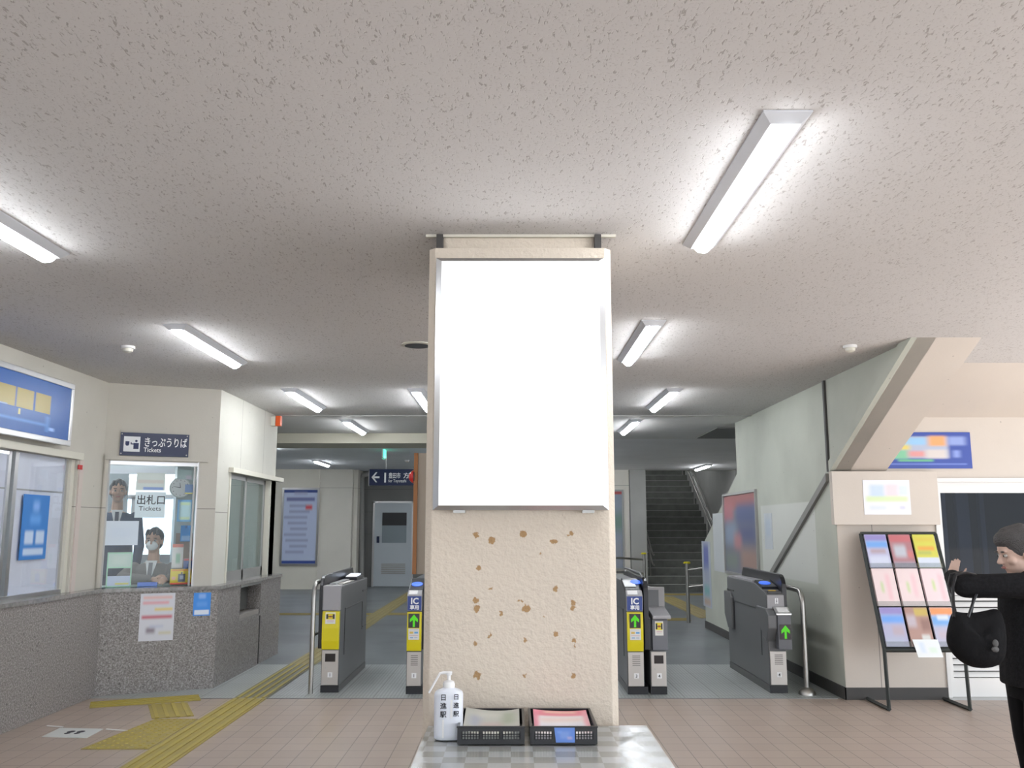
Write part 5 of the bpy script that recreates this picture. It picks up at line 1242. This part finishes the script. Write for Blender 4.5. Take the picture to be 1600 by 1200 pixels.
# leaflet holder, tall pack, train board, tray, stand
def tbox(px0, py0, px1, py1, off, dep, name, mat, lab, cat):
    o3, r, w, h = onplane(px0, py0, px1, py1, U0 - TN * off, TN); n6 = r.cross(up)
    zb_ = max(o3.z - h, LED) if o3.z - h < LED + .03 else o3.z - h
    q = [o3, o3 + r * w, Vector((o3.x + r.x * w, o3.y + r.y * w, zb_)), Vector((o3.x, o3.y, zb_))]
    mb = MB(); mb.prism(q, -n6 * dep, uv=True)
    return tag(mb.build(name, mat, bevel=.0), lab, cat)
tbox(266, 889, 301.5, 913, .10, .02, 'counter_sign', poster('yellow_train_print', (.68, .52, .02), [(.5, .08, .45, .05, (.7, .25, .05), .03, .9), (.5, .95, .5, .06, (.7, .1, .06), .02, 1), (.15, .6, .08, .1, (.75, .4, .3), .04, .9), (.5, .58, .16, .26, (.03, .05, .09), .03, 1), (.5, .55, .08, .12, (.22, .26, .34), .03, 1), (.5, .28, .035, .08, (.03, .05, .09), .02, 1)]), 'yellow counter board picturing a dark steam engine front', 'sign')
tbox(269, 850, 286, 887.5, .20, .03, 'leaflet_box', poster('leaflet_box_print', (.74, .74, .72), [(.5, .06, .5, .08, (.75, .22, .15), .02, 1), (.55, .6, .2, .2, (.25, .5, .35), .08, .9)]), 'tall white leaflet box with red top standing on the ticket desk', 'leaflet box')
o_ = tp(278, 900, .23)
tbox(287, 873, 300, 890, .20, .04, 'pencil_box', poster('blue_box_print', (.05, .12, .38), [(.5, .08, .5, .1, (.6, .1, .1), .02, 1)]), 'small blue box with red top on desk behind the yellow board', 'box')
tbox(266, 889, 300, 913, .17, .12, 'file_box', m_dgrey, 'dark box on the desk behind the yellow board', 'box')
# acrylic stand left
o3, r, w, h = onplane(161, 863, 206, 914, U0 - TN * .12, TN); n6 = r.cross(up); zb_ = LED
o3 = o3 + r * .03; w -= .03
ls = thing('leaflet_stand', o3 + r * w / 2, 'clear green-edged leaflet stand at the left of the ticket window', 'leaflet stand'); ls.location.z = LED; WM[ls.name] = Matrix.Translation(ls.location)
m_ge = M('pale_green_acrylic', (.35, .62, .45), .3)
def lsb(u0, u1, z0, z1, d0, d1, nm, mat): 
    a = o3 + r * (w * u0); MB().prism([Vector((a.x, a.y, z1)) + n6 * d1, Vector((a.x, a.y, z1)) + r * w * (u1 - u0) + n6 * d1, Vector((a.x, a.y, z0)) + r * w * (u1 - u0) + n6 * d1, Vector((a.x, a.y, z0)) + n6 * d1], -n6 * (d1 - d0), uv=True).build(nm, mat, ls)
zt2 = o3.z
lsb(0, 1, zt2 - .012, zt2, 0, .012, 'frame', m_ge); lsb(0, .05, LED, zt2, 0, .012, 'frame', m_ge); lsb(.95, 1, LED, zt2, 0, .012, 'frame', m_ge); lsb(0, 1, LED, LED + .012, -.1, .012, 'frame', m_ge)
zmid = zt2 - (zt2 - LED) * .42
lsb(0, 1, zmid - .012, zmid, 0, .012, 'frame', m_ge)
lsb(.05, .95, zmid, zt2 - .012, .002, .006, 'leaflets', poster('stand_leaflet', (.50, .62, .55), [(.5, .5, .3, .3, (.58, .66, .60), .1, .6)]))
lsb(.05, .95, LED + .012, LED + .1, .002, .006, 'leaflets', poster('stand_leaflet_low', (.50, .56, .72), [(.65, .8, .3, .1, (.65, .6, .1), .04, .9)]))
a = tp(230, 912, .16); mbx = MB()
q5 = Vector((a.x, a.y, LED)); 
tm = MB().prism([q5 - TD * .085 + TN * .05, q5 + TD * .085 + TN * .05, q5 + TD * .085 - TN * .05, q5 - TD * .085 - TN * .05], (0, 0, .012)); 
for (s1, s2, e1, e2) in ((-.085, .085, .042, .05), (-.085, .085, -.05, -.042), (-.085, -.077, -.042, .042), (.077, .085, -.042, .042)):
    tm.prism([q5 + TD * s1 + TN * e2 + Vector((0, 0, .012)), q5 + TD * s2 + TN * e2 + Vector((0, 0, .012)), q5 + TD * s2 + TN * e1 + Vector((0, 0, .012)), q5 + TD * s1 + TN * e1 + Vector((0, 0, .012))], (0, 0, .022))
tag(tm.build('money_tray', M('bright_blue_plastic', (.03, .15, .65), .35)), 'bright blue money tray on the ticket counter', 'tray')
# office back: lit window, shelf, added glow bar, added ceiling lamps
ow = thing('window_5', (-4.6, 10.5, 1.2), None, None); ow['kind'] = 'structure'
m_day = M('daylit_glass', (.6, .75, .85), .3, emit=(.62, .80, .95), es=.9)
B(-5.9, -3.75, 10.47, 10.49, 1.15, 1.78).build('glass_pane', m_day, ow)
for x in (-5.92, -5.4, -4.9, -4.4, -3.75): B(x, x + .04, 10.45, 10.5, 1.13, 1.8).build('window_mullion', m_alu, ow)
B(-5.92, -3.71, 10.45, 10.5, 1.10, 1.15).build('window_mullion', m_alu, ow); B(-5.92, -3.71, 10.45, 10.5, 1.78, 1.83).build('window_mullion', m_alu, ow)
wl = thing('added_glow_bar', (-4.6, 10.42, 2.05), 'long glowing bar added on the office back wall, seen through the ticket window', 'lamp')  # invented glow bar, imitates the bright band across the top of the glass
B(-5.9, -3.7, 10.38, 10.5, 2.06, 2.12).build('housing', m_fix, wl); B(-5.85, -3.75, 10.39, 10.46, 2.03, 2.06).build('tube', M('glow_bar_lit', (1, 1, 1), .5, emit=(.95, .98, 1), es=5), wl)
for (x, y, lab) in ((-4.6, 9.4, 'added unseen ceiling light inside the ticket office'), (-5.2, 6.5, 'added unseen ceiling light inside the office behind the left window')):  # lamps out of view, added so the office interior looks bright
    o = copy_tree(proto); o.location = (x, y, CE); o.rotation_euler = (0, 0, math.pi / 2 * 0); o['label'] = lab; o['group'] = 'long ceiling lights'
# paper + rack inside side window
tag(sheet((XS - .085, AX(393, 870, XS - .08).y - .1, AX(388, 852, XS - .08).z), (0, 1, 0), up, .18, .26, .002).build('notice_sheet', poster('side_sheet', (.72, .74, .80), [])), 'small white sheet low on the office side window', 'notice')
wrk = thing('wire_rack', (XS - .25, AX(370, 880, XS - .2).y, LED), 'small white wire rack of tickets inside the side window', 'wire rack')
yy = AX(370, 880, XS - .2).y
for i in range(6): MB().tube([(XS - .3, yy - .12 + i * .045, LED), (XS - .2, yy - .16 + i * .045, LED + .0), (XS - .25, yy + .02 + i * .045, LED + .2)], .003, 6).build('wire', m_white, wrk)
B(XS - .32, XS - .16, yy - .18, yy + .14, LED, LED + .012).build('tray', M('rack_tray', (.4, .38, .2), .5), wrk)
ds = thing('side_desk', (XS - .35, 9.7, .2), 'counter shelf inside the office under the side window', 'desk')
B(XS - .36, XS - .13, 9.0, 10.45, LED - .04, LED).build('desk_top', M('green_desk_top_b', (.30, .36, .33), .4), ds); B(XS - .35, XS - .32, 9.05, 10.4, .2, LED - .04).build('front_panel', m_dgrey, ds)

# ================================================================ PEOPLE
m_skin = M('skin', (.56, .39, .32), .5); m_skin2 = M('skin_b', (.50, .31, .22), .5)
m_hairg = M('grey_hair', (.06, .057, .058), .55, bump=(160, .9, .01)); m_hairk = M('black_hair', (.012, .011, .012), .4, bump=(160, .8, .01))
m_eye = M('eye_white', (.42, .40, .38), .2); m_iris = M('dark_iris', (.01, .008, .006), .2)
m_lip = M('lips', (.42, .17, .15), .5)
def hand(mb, wrist, d, pn, side, sc=1.0, curl=.5):
    """wrist, finger direction d, palm normal pn (side the fingers curl to), thumb side vector"""
    d = Vector(d).normalized(); side = Vector(side); side = (side - d * side.dot(d)).normalized(); pn = d.cross(side); 
    pn = pn if pn.dot(Vector(pn)) else pn
    W = Vector(wrist); pl = .085 * sc
    rot = Matrix((side, d, side.cross(d))).transposed()
    mb.ball(W + d * pl * .52, 1, 14, .040 * sc, .052 * sc, .015 * sc, rot)
    mb.cap(W - d * .03 * sc, .022 * sc, W + d * .02 * sc, .022 * sc)
    cn = side.cross(d)
    if curl < 0: cn = -cn
    cu = abs(curl)
    for i, (o_, ln) in enumerate(((.026, .070), (.009, .078), (-.009, .073), (-.026, .058))):
        p = W + d * pl * (.92 - .05 * abs(i - 1)) + side * o_ * sc; a = cu * (.35 + .08 * i); dirn = d * math.cos(a) + cn * math.sin(a)
        for k, f_ in enumerate((.45, .32, .23)):
            q = p + dirn * ln * f_ * sc; mb.cap(p, (.0090 - .0008 * k) * sc, q, (.0084 - .0009 * k) * sc, 10); p = q; a += cu * .55; dirn = d * math.cos(a) + cn * math.sin(a)
    p = W + d * .02 * sc + side * .028 * sc
    for k, (ln, dd5) in enumerate(((.038, side * .75 + d * .65), (.032, side * .45 + d * .9 + cn * cu * .4), (.025, side * .2 + d * .95 + cn * cu * .7))):
        q = p + dd5.normalized() * ln * sc; mb.cap(p, (.0135 - .002 * k) * sc, q, (.0115 - .0018 * k) * sc, 10); p = q
def head(mb, c, f, s=1.0):
    """c = centre of the skull, f = facing (horizontal)"""
    f = Vector(f).normalized(); l = Vector((-f.y, f.x, 0)); c = Vector(c); u_ = f.cross(l) * 1.0
    u_ = l.cross(f) * -1; u_ = Vector((0, 0, 1)) - f * f.z; u_.normalize(); l = u_.cross(f)
    rot = Matrix((l, f, u_)).transposed()
    mb.ball(c + u_ * .025 * s, 1, 20, .076 * s, .094 * s, .090 * s, rot)
    mb.ball(c + f * .022 * s - u_ * .035 * s, 1, 18, .062 * s, .070 * s, .080 * s, rot)
    mb.ball(c + f * .058 * s - u_ * .088 * s, 1, 14, .030 * s, .026 * s, .022 * s, rot)   # chin
    mb.cap(c + f * .090 * s + u_ * .004 * s, .009 * s, c + f * .108 * s - u_ * .026 * s, .012 * s, 10)  # nose
    mb.ball(c + f * .103 * s - u_ * .030 * s, 1, 10, .017 * s, .009 * s, .008 * s, rot)
    mb.ball(c + f * .082 * s + u_ * .024 * s, 1, 12, .052 * s, .012 * s, .010 * s, rot)   # brow
    mb.ball(c + f * .088 * s - u_ * .058 * s, 1, 10, .022 * s, .008 * s, .008 * s, rot)
    for q in (1, -1):
        mb.ball(c + l * q * .078 * s - f * .005 * s - u_ * .01 * s, 1, 10, .010 * s, .020 * s, .032 * s, rot)
        mb.ball(c + l * q * .042 * s + f * .062 * s - u_ * .025 * s, 1, 10, .026 * s, .022 * s, .024 * s, rot)
    return c, f, l, u_, rot
def face_bits(par, c, f, l, u_, rot, s=1.0, mask=None):
    for q in (1, -1):
        e5 = MB(); e5.ball(c + l * q * .031 * s + f * .082 * s + u_ * .004 * s, 1, 12, .013 * s, .011 * s, .009 * s, rot); eo = e5.build('eye', m_eye, par, smooth=True)
        e5 = MB(); e5.ball(c + l * q * .031 * s + f * .0905 * s + u_ * .004 * s, 1, 10, .006 * s, .004 * s, .006 * s, rot); e5.build('iris', m_iris, eo, smooth=True)
        e5 = MB(); e5.ball(c + l * q * .032 * s + f * .0915 * s + u_ * .026 * s, 1, 10, .020 * s, .006 * s, .004 * s, rot); e5.build('eyebrow', m_hairk if mask != 'grey' else m_hairg, par, smooth=True)
    e5 = MB(); e5.ball(c + f * .094 * s - u_ * .056 * s, 1, 12, .023 * s, .007 * s, .007 * s, rot); e5.build('mouth', m_lip, par, smooth=True)
def hair(par, c, f, l, u_, rot, mat, s=1.0, long=0.0, fringe=True):
    mb = MB()
    mb.ball(c + u_ * .040 * s - f * .018 * s, 1, 20, .087 * s, .098 * s, .090 * s, rot)
    mb.ball(c - f * .045 * s - u_ * (.01 + long) * s, 1, 16, .080 * s, .062 * s, (.085 + long) * s, rot)
    mb.cap(c + u_ * .10 * s + f * .03 * s, .035 * s, c + u_ * .10 * s - f * .04 * s, .04 * s)
    for q in (1, -1): mb.cap(c + l * q * .070 * s + u_ * .05 * s - f * .01 * s, .020 * s, c + l * q * .074 * s - u_ * (.0 + long) * s - f * .02 * s, .014 * s)
    if not fringe: mb.ball(c + u_ * .075 * s + f * .02 * s, 1, 18, .075 * s, .075 * s, .050 * s, rot)
    for q in (-.05, -.02, .01, .04) if fringe else (): mb.cap(c + l * q * s + u_ * .10 * s + f * .05 * s, .016 * s, c + l * q * 1.2 * s + u_ * .062 * s + f * .078 * s, .010 * s)
    mb.build('hair', mat, par, remesh=.006)

# --- woman with tote bag at the right edge
D0 = 4.62
hd = A(1591, 864, D0); cxp = A(1606, 1000, D0).x; ff = Vector((-1, .12, 0)).normalized(); ll = Vector((0, 0, 1)).cross(ff)
wm = thing('person', (cxp, D0, 0), 'grey-haired person in black coat and trousers reaching forward, cut by right edge', 'person')
HC = Vector((hd.x + .0, D0, hd.z)); base = Vector((cxp, D0, 0))
fh = Vector((-1, .05, -.22)).normalized()
sh = Vector((cxp + .02, D0, 1.19)); 
shN = sh + Vector((.02, -.155, -.015)); shF = sh + Vector((.05, .155, -.03))   # near (camera side) and far shoulder
elb = A(1508, 916, 4.56); wri = A(1488, 902, 4.76); elN = Vector((cxp + .03, D0 - .23, .98)); wrN = Vector((cxp - .13, D0 - .22, .80))
# the reaching arm is the far... uses the near shoulder for the bag side
hip = Vector((cxp + .02, D0, .78))
body = MB()
HD = head(body, HC, fh, .98)
body.cap(HC + Vector((.02, 0, -.07)), .050, sh + Vector((.015, 0, .0)), .056)
W_dir = (0, 1, 0)
body.loft([(hip + Vector((0, 0, -.08)), .15, .10, W_dir), (hip, .16, .11, W_dir), (hip + Vector((0, 0, .15)), .135, .095, W_dir), (sh + Vector((0, 0, -.2)), .15, .10, W_dir), (sh + Vector((0, 0, -.05)), .165, .085, W_dir), (sh + Vector((0, 0, .02)), .08, .06, W_dir)])
for (a, b5, c6, up_h) in ((shN, elb, wri, 1), (shF, Vector((cxp + .06, D0 + .22, .98)), Vector((cxp + .03, D0 + .21, .76)), 0)):
    body.cap(a, .048, b5, .038); body.cap(b5, .037, c6, .026)
hand(body, wri, (A(1493, 876, 4.80) - wri), None, (.5, .1, .3), .72, .35)
hand(body, Vector((cxp + .03, D0 + .21, .76)), (-.15, 0, -.9), None, (-1, -.2, 0), .88, .5)
for s2 in (-1, 1):
    h0 = hip + Vector((0, s2 * .085, -.05)); k0 = Vector((cxp + .0 + .02 * s2, D0 + s2 * .085, .43)); a0 = Vector((cxp + .02 + .03 * s2, D0 + s2 * .08, .08))
    body.cap(h0, .078, k0, .052); body.cap(k0, .052, a0, .034); body.cap(a0 + Vector((.01, 0, -.035)), .032, a0 + Vector((-.15, 0, -.05)), .026)
bo = body.build('body', m_skin, wm, remesh=.0055)
face_bits(wm, HD[0], HD[1], HD[2], HD[3], HD[4], .98, 'grey')
hair(wm, *HD, m_hairg, 1.04, .01, False)
m_coat = M('black_checked_wool', (.0065, .0065, .0075), .9, var=(90, 2.2), spec=.2, bump=(120, .4, .004)); m_trs = M('black_trousers', (.005, .005, .006), .9, spec=.2)
ct = MB()
ct.loft([(hip + Vector((.0, 0, -.10)), .20, .145, W_dir), (hip + Vector((0, 0, .0)), .195, .14, W_dir), (hip + Vector((0, 0, .18)), .18, .13, W_dir), (sh + Vector((0, 0, -.2)), .185, .132, W_dir), (sh + Vector((0, 0, -.06)), .19, .115, W_dir), (sh + Vector((.01, 0, .0)), .13, .085, W_dir), (sh + Vector((.012, 0, .045)), .068, .066, W_dir), (sh + Vector((.012, 0, .055)), .062, .06, W_dir)])
ct.cap(shN, .066, elb, .058); ct.cap(elb, .057, wri.lerp(elb, .02), .042); ct.cap(sh + Vector((.01, -.05, -.02)), .066, shN, .066); ct.cap(sh + Vector((.01, .05, -.02)), .066, shF, .066)
b5, c6 = Vector((cxp + .06, D0 + .22, .98)), Vector((cxp + .03, D0 + .21, .76)); ct.cap(shF, .066, b5, .055); ct.cap(b5, .055, c6, .042)
ct.build('coat', m_coat, wm, remesh=.009)
cuff = MB(); cuff.cap(wri.lerp(elb, .1), .034, wri.lerp(elb, -.02), .030); cuff.build('cuff', m_trs, wm, remesh=.006)
tr2 = MB()
tr2.loft([(hip + Vector((0, 0, -.16)), .17, .115, W_dir), (hip + Vector((0, 0, .1)), .165, .115, W_dir)])
for s2 in (-1, 1):
    h0 = hip + Vector((0, s2 * .085, -.08)); k0 = Vector((cxp + .0 + .02 * s2, D0 + s2 * .088, .43)); a0 = Vector((cxp + .02 + .03 * s2, D0 + s2 * .085, .09))
    tr2.cap(h0, .098, k0, .080); tr2.cap(k0, .080, a0, .062)
tr2.build('trousers', m_trs, wm, remesh=.009)
for s2 in (-1, 1):
    sx = MB(); a0 = Vector((cxp + .03 + .03 * s2, D0 + s2 * .08, .045)); sx.cap(a0, .043, a0 + Vector((-.16, 0, -.008)), .035); sx.box(a0.x - .20, a0.x + .04, a0.y - .038, a0.y + .038, 0.001, .02); sx.build('shoe', m_black, wm, remesh=.006)
# tote bag
bg = thing('tote_bag', A(1522, 1045, 4.50), 'large black slouchy tote bag hanging from the person\'s forearm', 'bag')
outl = [(1488, 953), (1500, 957), (1520, 958), (1545, 953), (1562, 948), (1570, 975), (1572, 1010), (1568, 1035), (1550, 1044), (1525, 1045), (1505, 1038), (1488, 1022), (1479, 1005), (1481, 985), (1485, 970)]
yb_ = 4.47
P2 = [A(x, y, yb_) for x, y in outl]; cen = sum(P2, Vector()) / len(P2)
mb = MB(); rings = []
for sc_, dy in ((.0, -.075), (.55, -.07), (.85, -.052), (1, -.015), (1, .015), (.85, .052), (.55, .07), (.0, .075)):
    rings.append([mb.bm.verts.new(cen + (q - cen) * max(sc_, .02) + Vector((0, dy * (.65 if q.z > cen.z + .08 else 1), 0))) for q in P2])
for i in range(1, len(rings)): mb.bridge(rings[i - 1], rings[i])
mb.face(rings[0]); mb.face(list(reversed(rings[-1])))
bgo = mb.build('bag_body', M('black_canvas', (.005, .005, .006), .85, spec=.2, bump=(14, .5, .03)), bg, smooth=True)
md = bgo.modifiers.new('sub', 'SUBSURF'); md.levels = 2; md.render_levels = 2
for (a, b7, dy) in (((1490, 958), (1512, 958), -.03), ((1494, 956), (1516, 957), .03)):
    p0 = A(*a, yb_ + dy); p1 = A(*b7, yb_ + dy)
    tpz = Vector((elb.x - .005, elb.y + dy * .9, elb.z + .067)); 
    lft = Vector((elb.x - .072, elb.y + dy * .8, elb.z - .0)); rgt = Vector((elb.x + .066, elb.y + dy * .6, elb.z - .0))
    MB().tube([p0 + Vector((0, 0, -.02)), p0.lerp(lft, .5), lft, lft.lerp(tpz, .55) + Vector((-.018, 0, .02)), tpz, rgt.lerp(tpz, .55) + Vector((.018, 0, .02)), rgt, p1.lerp(rgt, .5), p1 + Vector((0, 0, -.02))], .007, 8).build('strap', m_black, bg, smooth=True)
tg5 = A(1556, 1012, 4.38)
MB().ball(tg5 + Vector((0, .0, .02)), 1, 12, .014, .010, .018).ball(tg5 + Vector((-.004, 0, -.008)), 1, 12, .018, .012, .014).build('charm', M('grey_charm', (.09, .09, .09), .7), bg, smooth=True)

# --- staff
def staff(loc, hz, lab, facing, suit, seated, arms, hairm, tie):
    f = Vector(facing).normalized(); l = Vector((0, 0, 1)).cross(f); X0 = Vector((loc[0], loc[1], 0)); fl = .2
    t = thing('person', (loc[0], loc[1], fl), lab, 'person')
    HC = X0 + Vector((0, 0, hz)); sh = X0 + Vector((0, 0, hz - .24)) - f * .02
    hip = X0 + Vector((0, 0, hz - .74 if not seated else hz - .72)) - f * .04
    b8 = MB(); HD = head(b8, HC, f, 1.0); b8.cap(HC - Vector((0, 0, .07)) - f * .015, .052, sh + Vector((0, 0, .03)), .06)
    b8.loft([(hip - Vector((0, 0, .08)), .15, .10, l), (hip, .16, .11, l), (hip + Vector((0, 0, .18)), .14, .095, l), (sh - Vector((0, 0, .2)), .165, .105, l), (sh - Vector((0, 0, .04)), .18, .085, l), (sh + Vector((0, 0, .03)), .08, .06, l)])
    c8 = MB(); c8.loft([(hip - Vector((0, 0, .12)), .185, .135, l), (hip, .185, .135, l), (hip + Vector((0, 0, .2)), .17, .12, l), (sh - Vector((0, 0, .2)), .195, .13, l), (sh - Vector((0, 0, .04)), .205, .105, l), (sh + Vector((0, 0, .025)), .10, .075, l)])
    for s2 in (1, -1):
        s0 = sh + l * s2 * .185 - Vector((0, 0, .03)); el_, wr_ = arms[0 if s2 > 0 else 1]
        el_ = Vector(el_); wr_ = Vector(wr_)
        b8.cap(s0, .046, el_, .036); b8.cap(el_, .036, wr_, .026)
        c8.cap(s0, .066, el_, .052); c8.cap(el_, .052, wr_.lerp(el_, .06), .038)
        dd9 = (wr_ - el_).normalized(); hand(b8, wr_, dd9, None, (-l * s2 + Vector((0, 0, .6))), .9, .75 if s2 < 0 else -.75)
        hp = hip + l * s2 * .09
        if seated: kn = hp + f * .32 + Vector((0, 0, .0)); an = Vector((kn.x, kn.y, fl + .08)) - f * .05
        else: kn = Vector((hp.x, hp.y, (hz - .74) * .52 + fl * .5)) + f * .02; an = Vector((hp.x, hp.y, fl + .08)) - f * .01
        b8.cap(hp, .08, kn, .055); b8.cap(kn, .055, an, .036); b8.cap(an - Vector((0, 0, .03)), .032, an + f * .15 - Vector((0, 0, .045)), .026)
        c9 = MB(); c9.cap(hp, .098, kn, .075); c9.cap(kn, .075, an, .055); c9.build('trouser_leg', suit, t, remesh=.011)
        s9 = MB(); s9.cap(an - Vector((0, 0, .035)), .042, an + f * .17 - Vector((0, 0, .043)), .034); s9.build('shoe', m_black, t, remesh=.008)
    b8.build('body', m_skin2, t, remesh=.0065)
    c8.build('jacket', suit, t, remesh=.011)
    face_bits(t, *HD, 1.0); hair(t, *HD, hairm, 1.0, 0)
    fr_ = sh + f * .098
    MB().prism([fr_ + l * .055 + Vector((0, 0, .05)) - f * .03, fr_ - l * .055 + Vector((0, 0, .05)) - f * .03, fr_ - Vector((0, 0, .20)) + f * .035], f * .012).build('shirt', m_white, t)
    MB().prism([fr_ + l * .018 + Vector((0, 0, .03)) - f * .012, fr_ - l * .018 + Vector((0, 0, .03)) - f * .012, fr_ - l * .02 - Vector((0, 0, .15)) + f * .038, fr_ + l * .02 - Vector((0, 0, .15)) + f * .038], f * .012).build('tie', tie, t)
    return HD, t
m_suitn = M('navy_suit', (.035, .055, .105), .8); m_suitg = M('grey_uniform', (.17, .16, .155), .85)
hp_ = tp(185, 768, 1.2)
staff((hp_.x, hp_.y), hp_.z, 'standing staff member in navy suit and tie at the left of ticket window', (.45, -1, 0), m_suitn, False,
      [((hp_.x + .26, hp_.y - .02, hp_.z - .55), (hp_.x + .28, hp_.y - .12, hp_.z - .78)), ((hp_.x - .24, hp_.y + .02, hp_.z - .55), (hp_.x - .24, hp_.y - .08, hp_.z - .78))], m_hairk, M('dark_tie', (.05, .05, .08), .6))
hs = tp(241, 845, .64); hc = tp(247, 903, .20)
f2 = Vector((.12, -1, 0))
HD, sp_ = staff((hs.x, hs.y), hs.z, 'seated staff member in grey uniform and white mask with clasped hands on counter', f2, m_suitg, True,
      [((hs.x + .25, hs.y - .10, LED + .06), (hc.x + .05, hc.y + .06, LED + .055)), ((hs.x - .25, hs.y - .12, LED + .06), (hc.x - .06, hc.y + .04, LED + .055))], m_hairk, M('grey_tie', (.2, .2, .22), .6))
c_, f_, l_, u_2, rot_ = HD
mk = MB(); mk.ball(c_ + f_ * .070 - u_2 * .045, 1, 18, .058, .046, .048, rot_); mk.build('face_mask', m_white, sp_, smooth=True)
stl = thing('office_chair', (hs.x, hs.y + .03, .2), 'dark swivel chair under the seated staff member', 'chair')
zsx = hs.z - .72 - .11
MB().lathe((hs.x, hs.y + .03, zsx - .05), [(.2, 0), (.22, .02), (.21, .045)], 24).build('seat', m_dgrey, stl, smooth=True); MB().tube([(hs.x, hs.y + .03, .22), (hs.x, hs.y + .03, zsx - .04)], .025).build('column', m_steel, stl)
MB().lathe((hs.x, hs.y + .03, .2), [(.24, 0), (.22, .02), (.04, .05)], 20).build('base', m_black, stl)
MB().xz(hs.y + .2, hs.y + .23, [(hs.x - .2, zsx + .1), (hs.x + .2, zsx + .1), (hs.x + .18, zsx + .5), (hs.x - .18, zsx + .5)]).build('backrest', m_dgrey, stl, bevel=.01)
MB().tube([(hs.x, hs.y + .1, zsx - .03), (hs.x, hs.y + .22, zsx), (hs.x, hs.y + .24, zsx + .2)], .015).build('bracket', m_steel, stl)

# ================================================================ LIGHT
wd = bpy.data.worlds.new('World'); S.world = wd; wd.use_nodes = True
bgn = wd.node_tree.nodes['Background']; bgn.inputs[0].default_value = (.86, .93, 1, 1); bgn.inputs[1].default_value = 1.5
def area(name, loc, rot, sx, sy, e_, col):
    l_ = bpy.data.lights.new(name, 'AREA'); l_.shape = 'RECTANGLE'; l_.size = sx; l_.size_y = sy; l_.energy = e_; l_.color = col
    o = bpy.data.objects.new(name, l_); COL.objects.link(o); o.location = loc; o.rotation_euler = rot; return o
sun = bpy.data.lights.new('sun', 'SUN'); sun.energy = 6.0; sun.angle = .02; sun.color = (1, .98, .96)
so = bpy.data.objects.new('sun', sun); COL.objects.link(so); so.rotation_euler = (math.radians(12), math.radians(24), 0)

S.view_settings.view_transform = 'Standard'; S.view_settings.look = 'None'; S.view_settings.exposure = 1.24; S.view_settings.gamma = 1
S.view_settings.use_curve_mapping = False
S.cycles.max_bounces = 6; S.cycles.diffuse_bounces = 4; S.cycles.transparent_max_bounces = 12
S.cycles.use_denoising = True
S.cycles.sample_clamp_indirect = 6
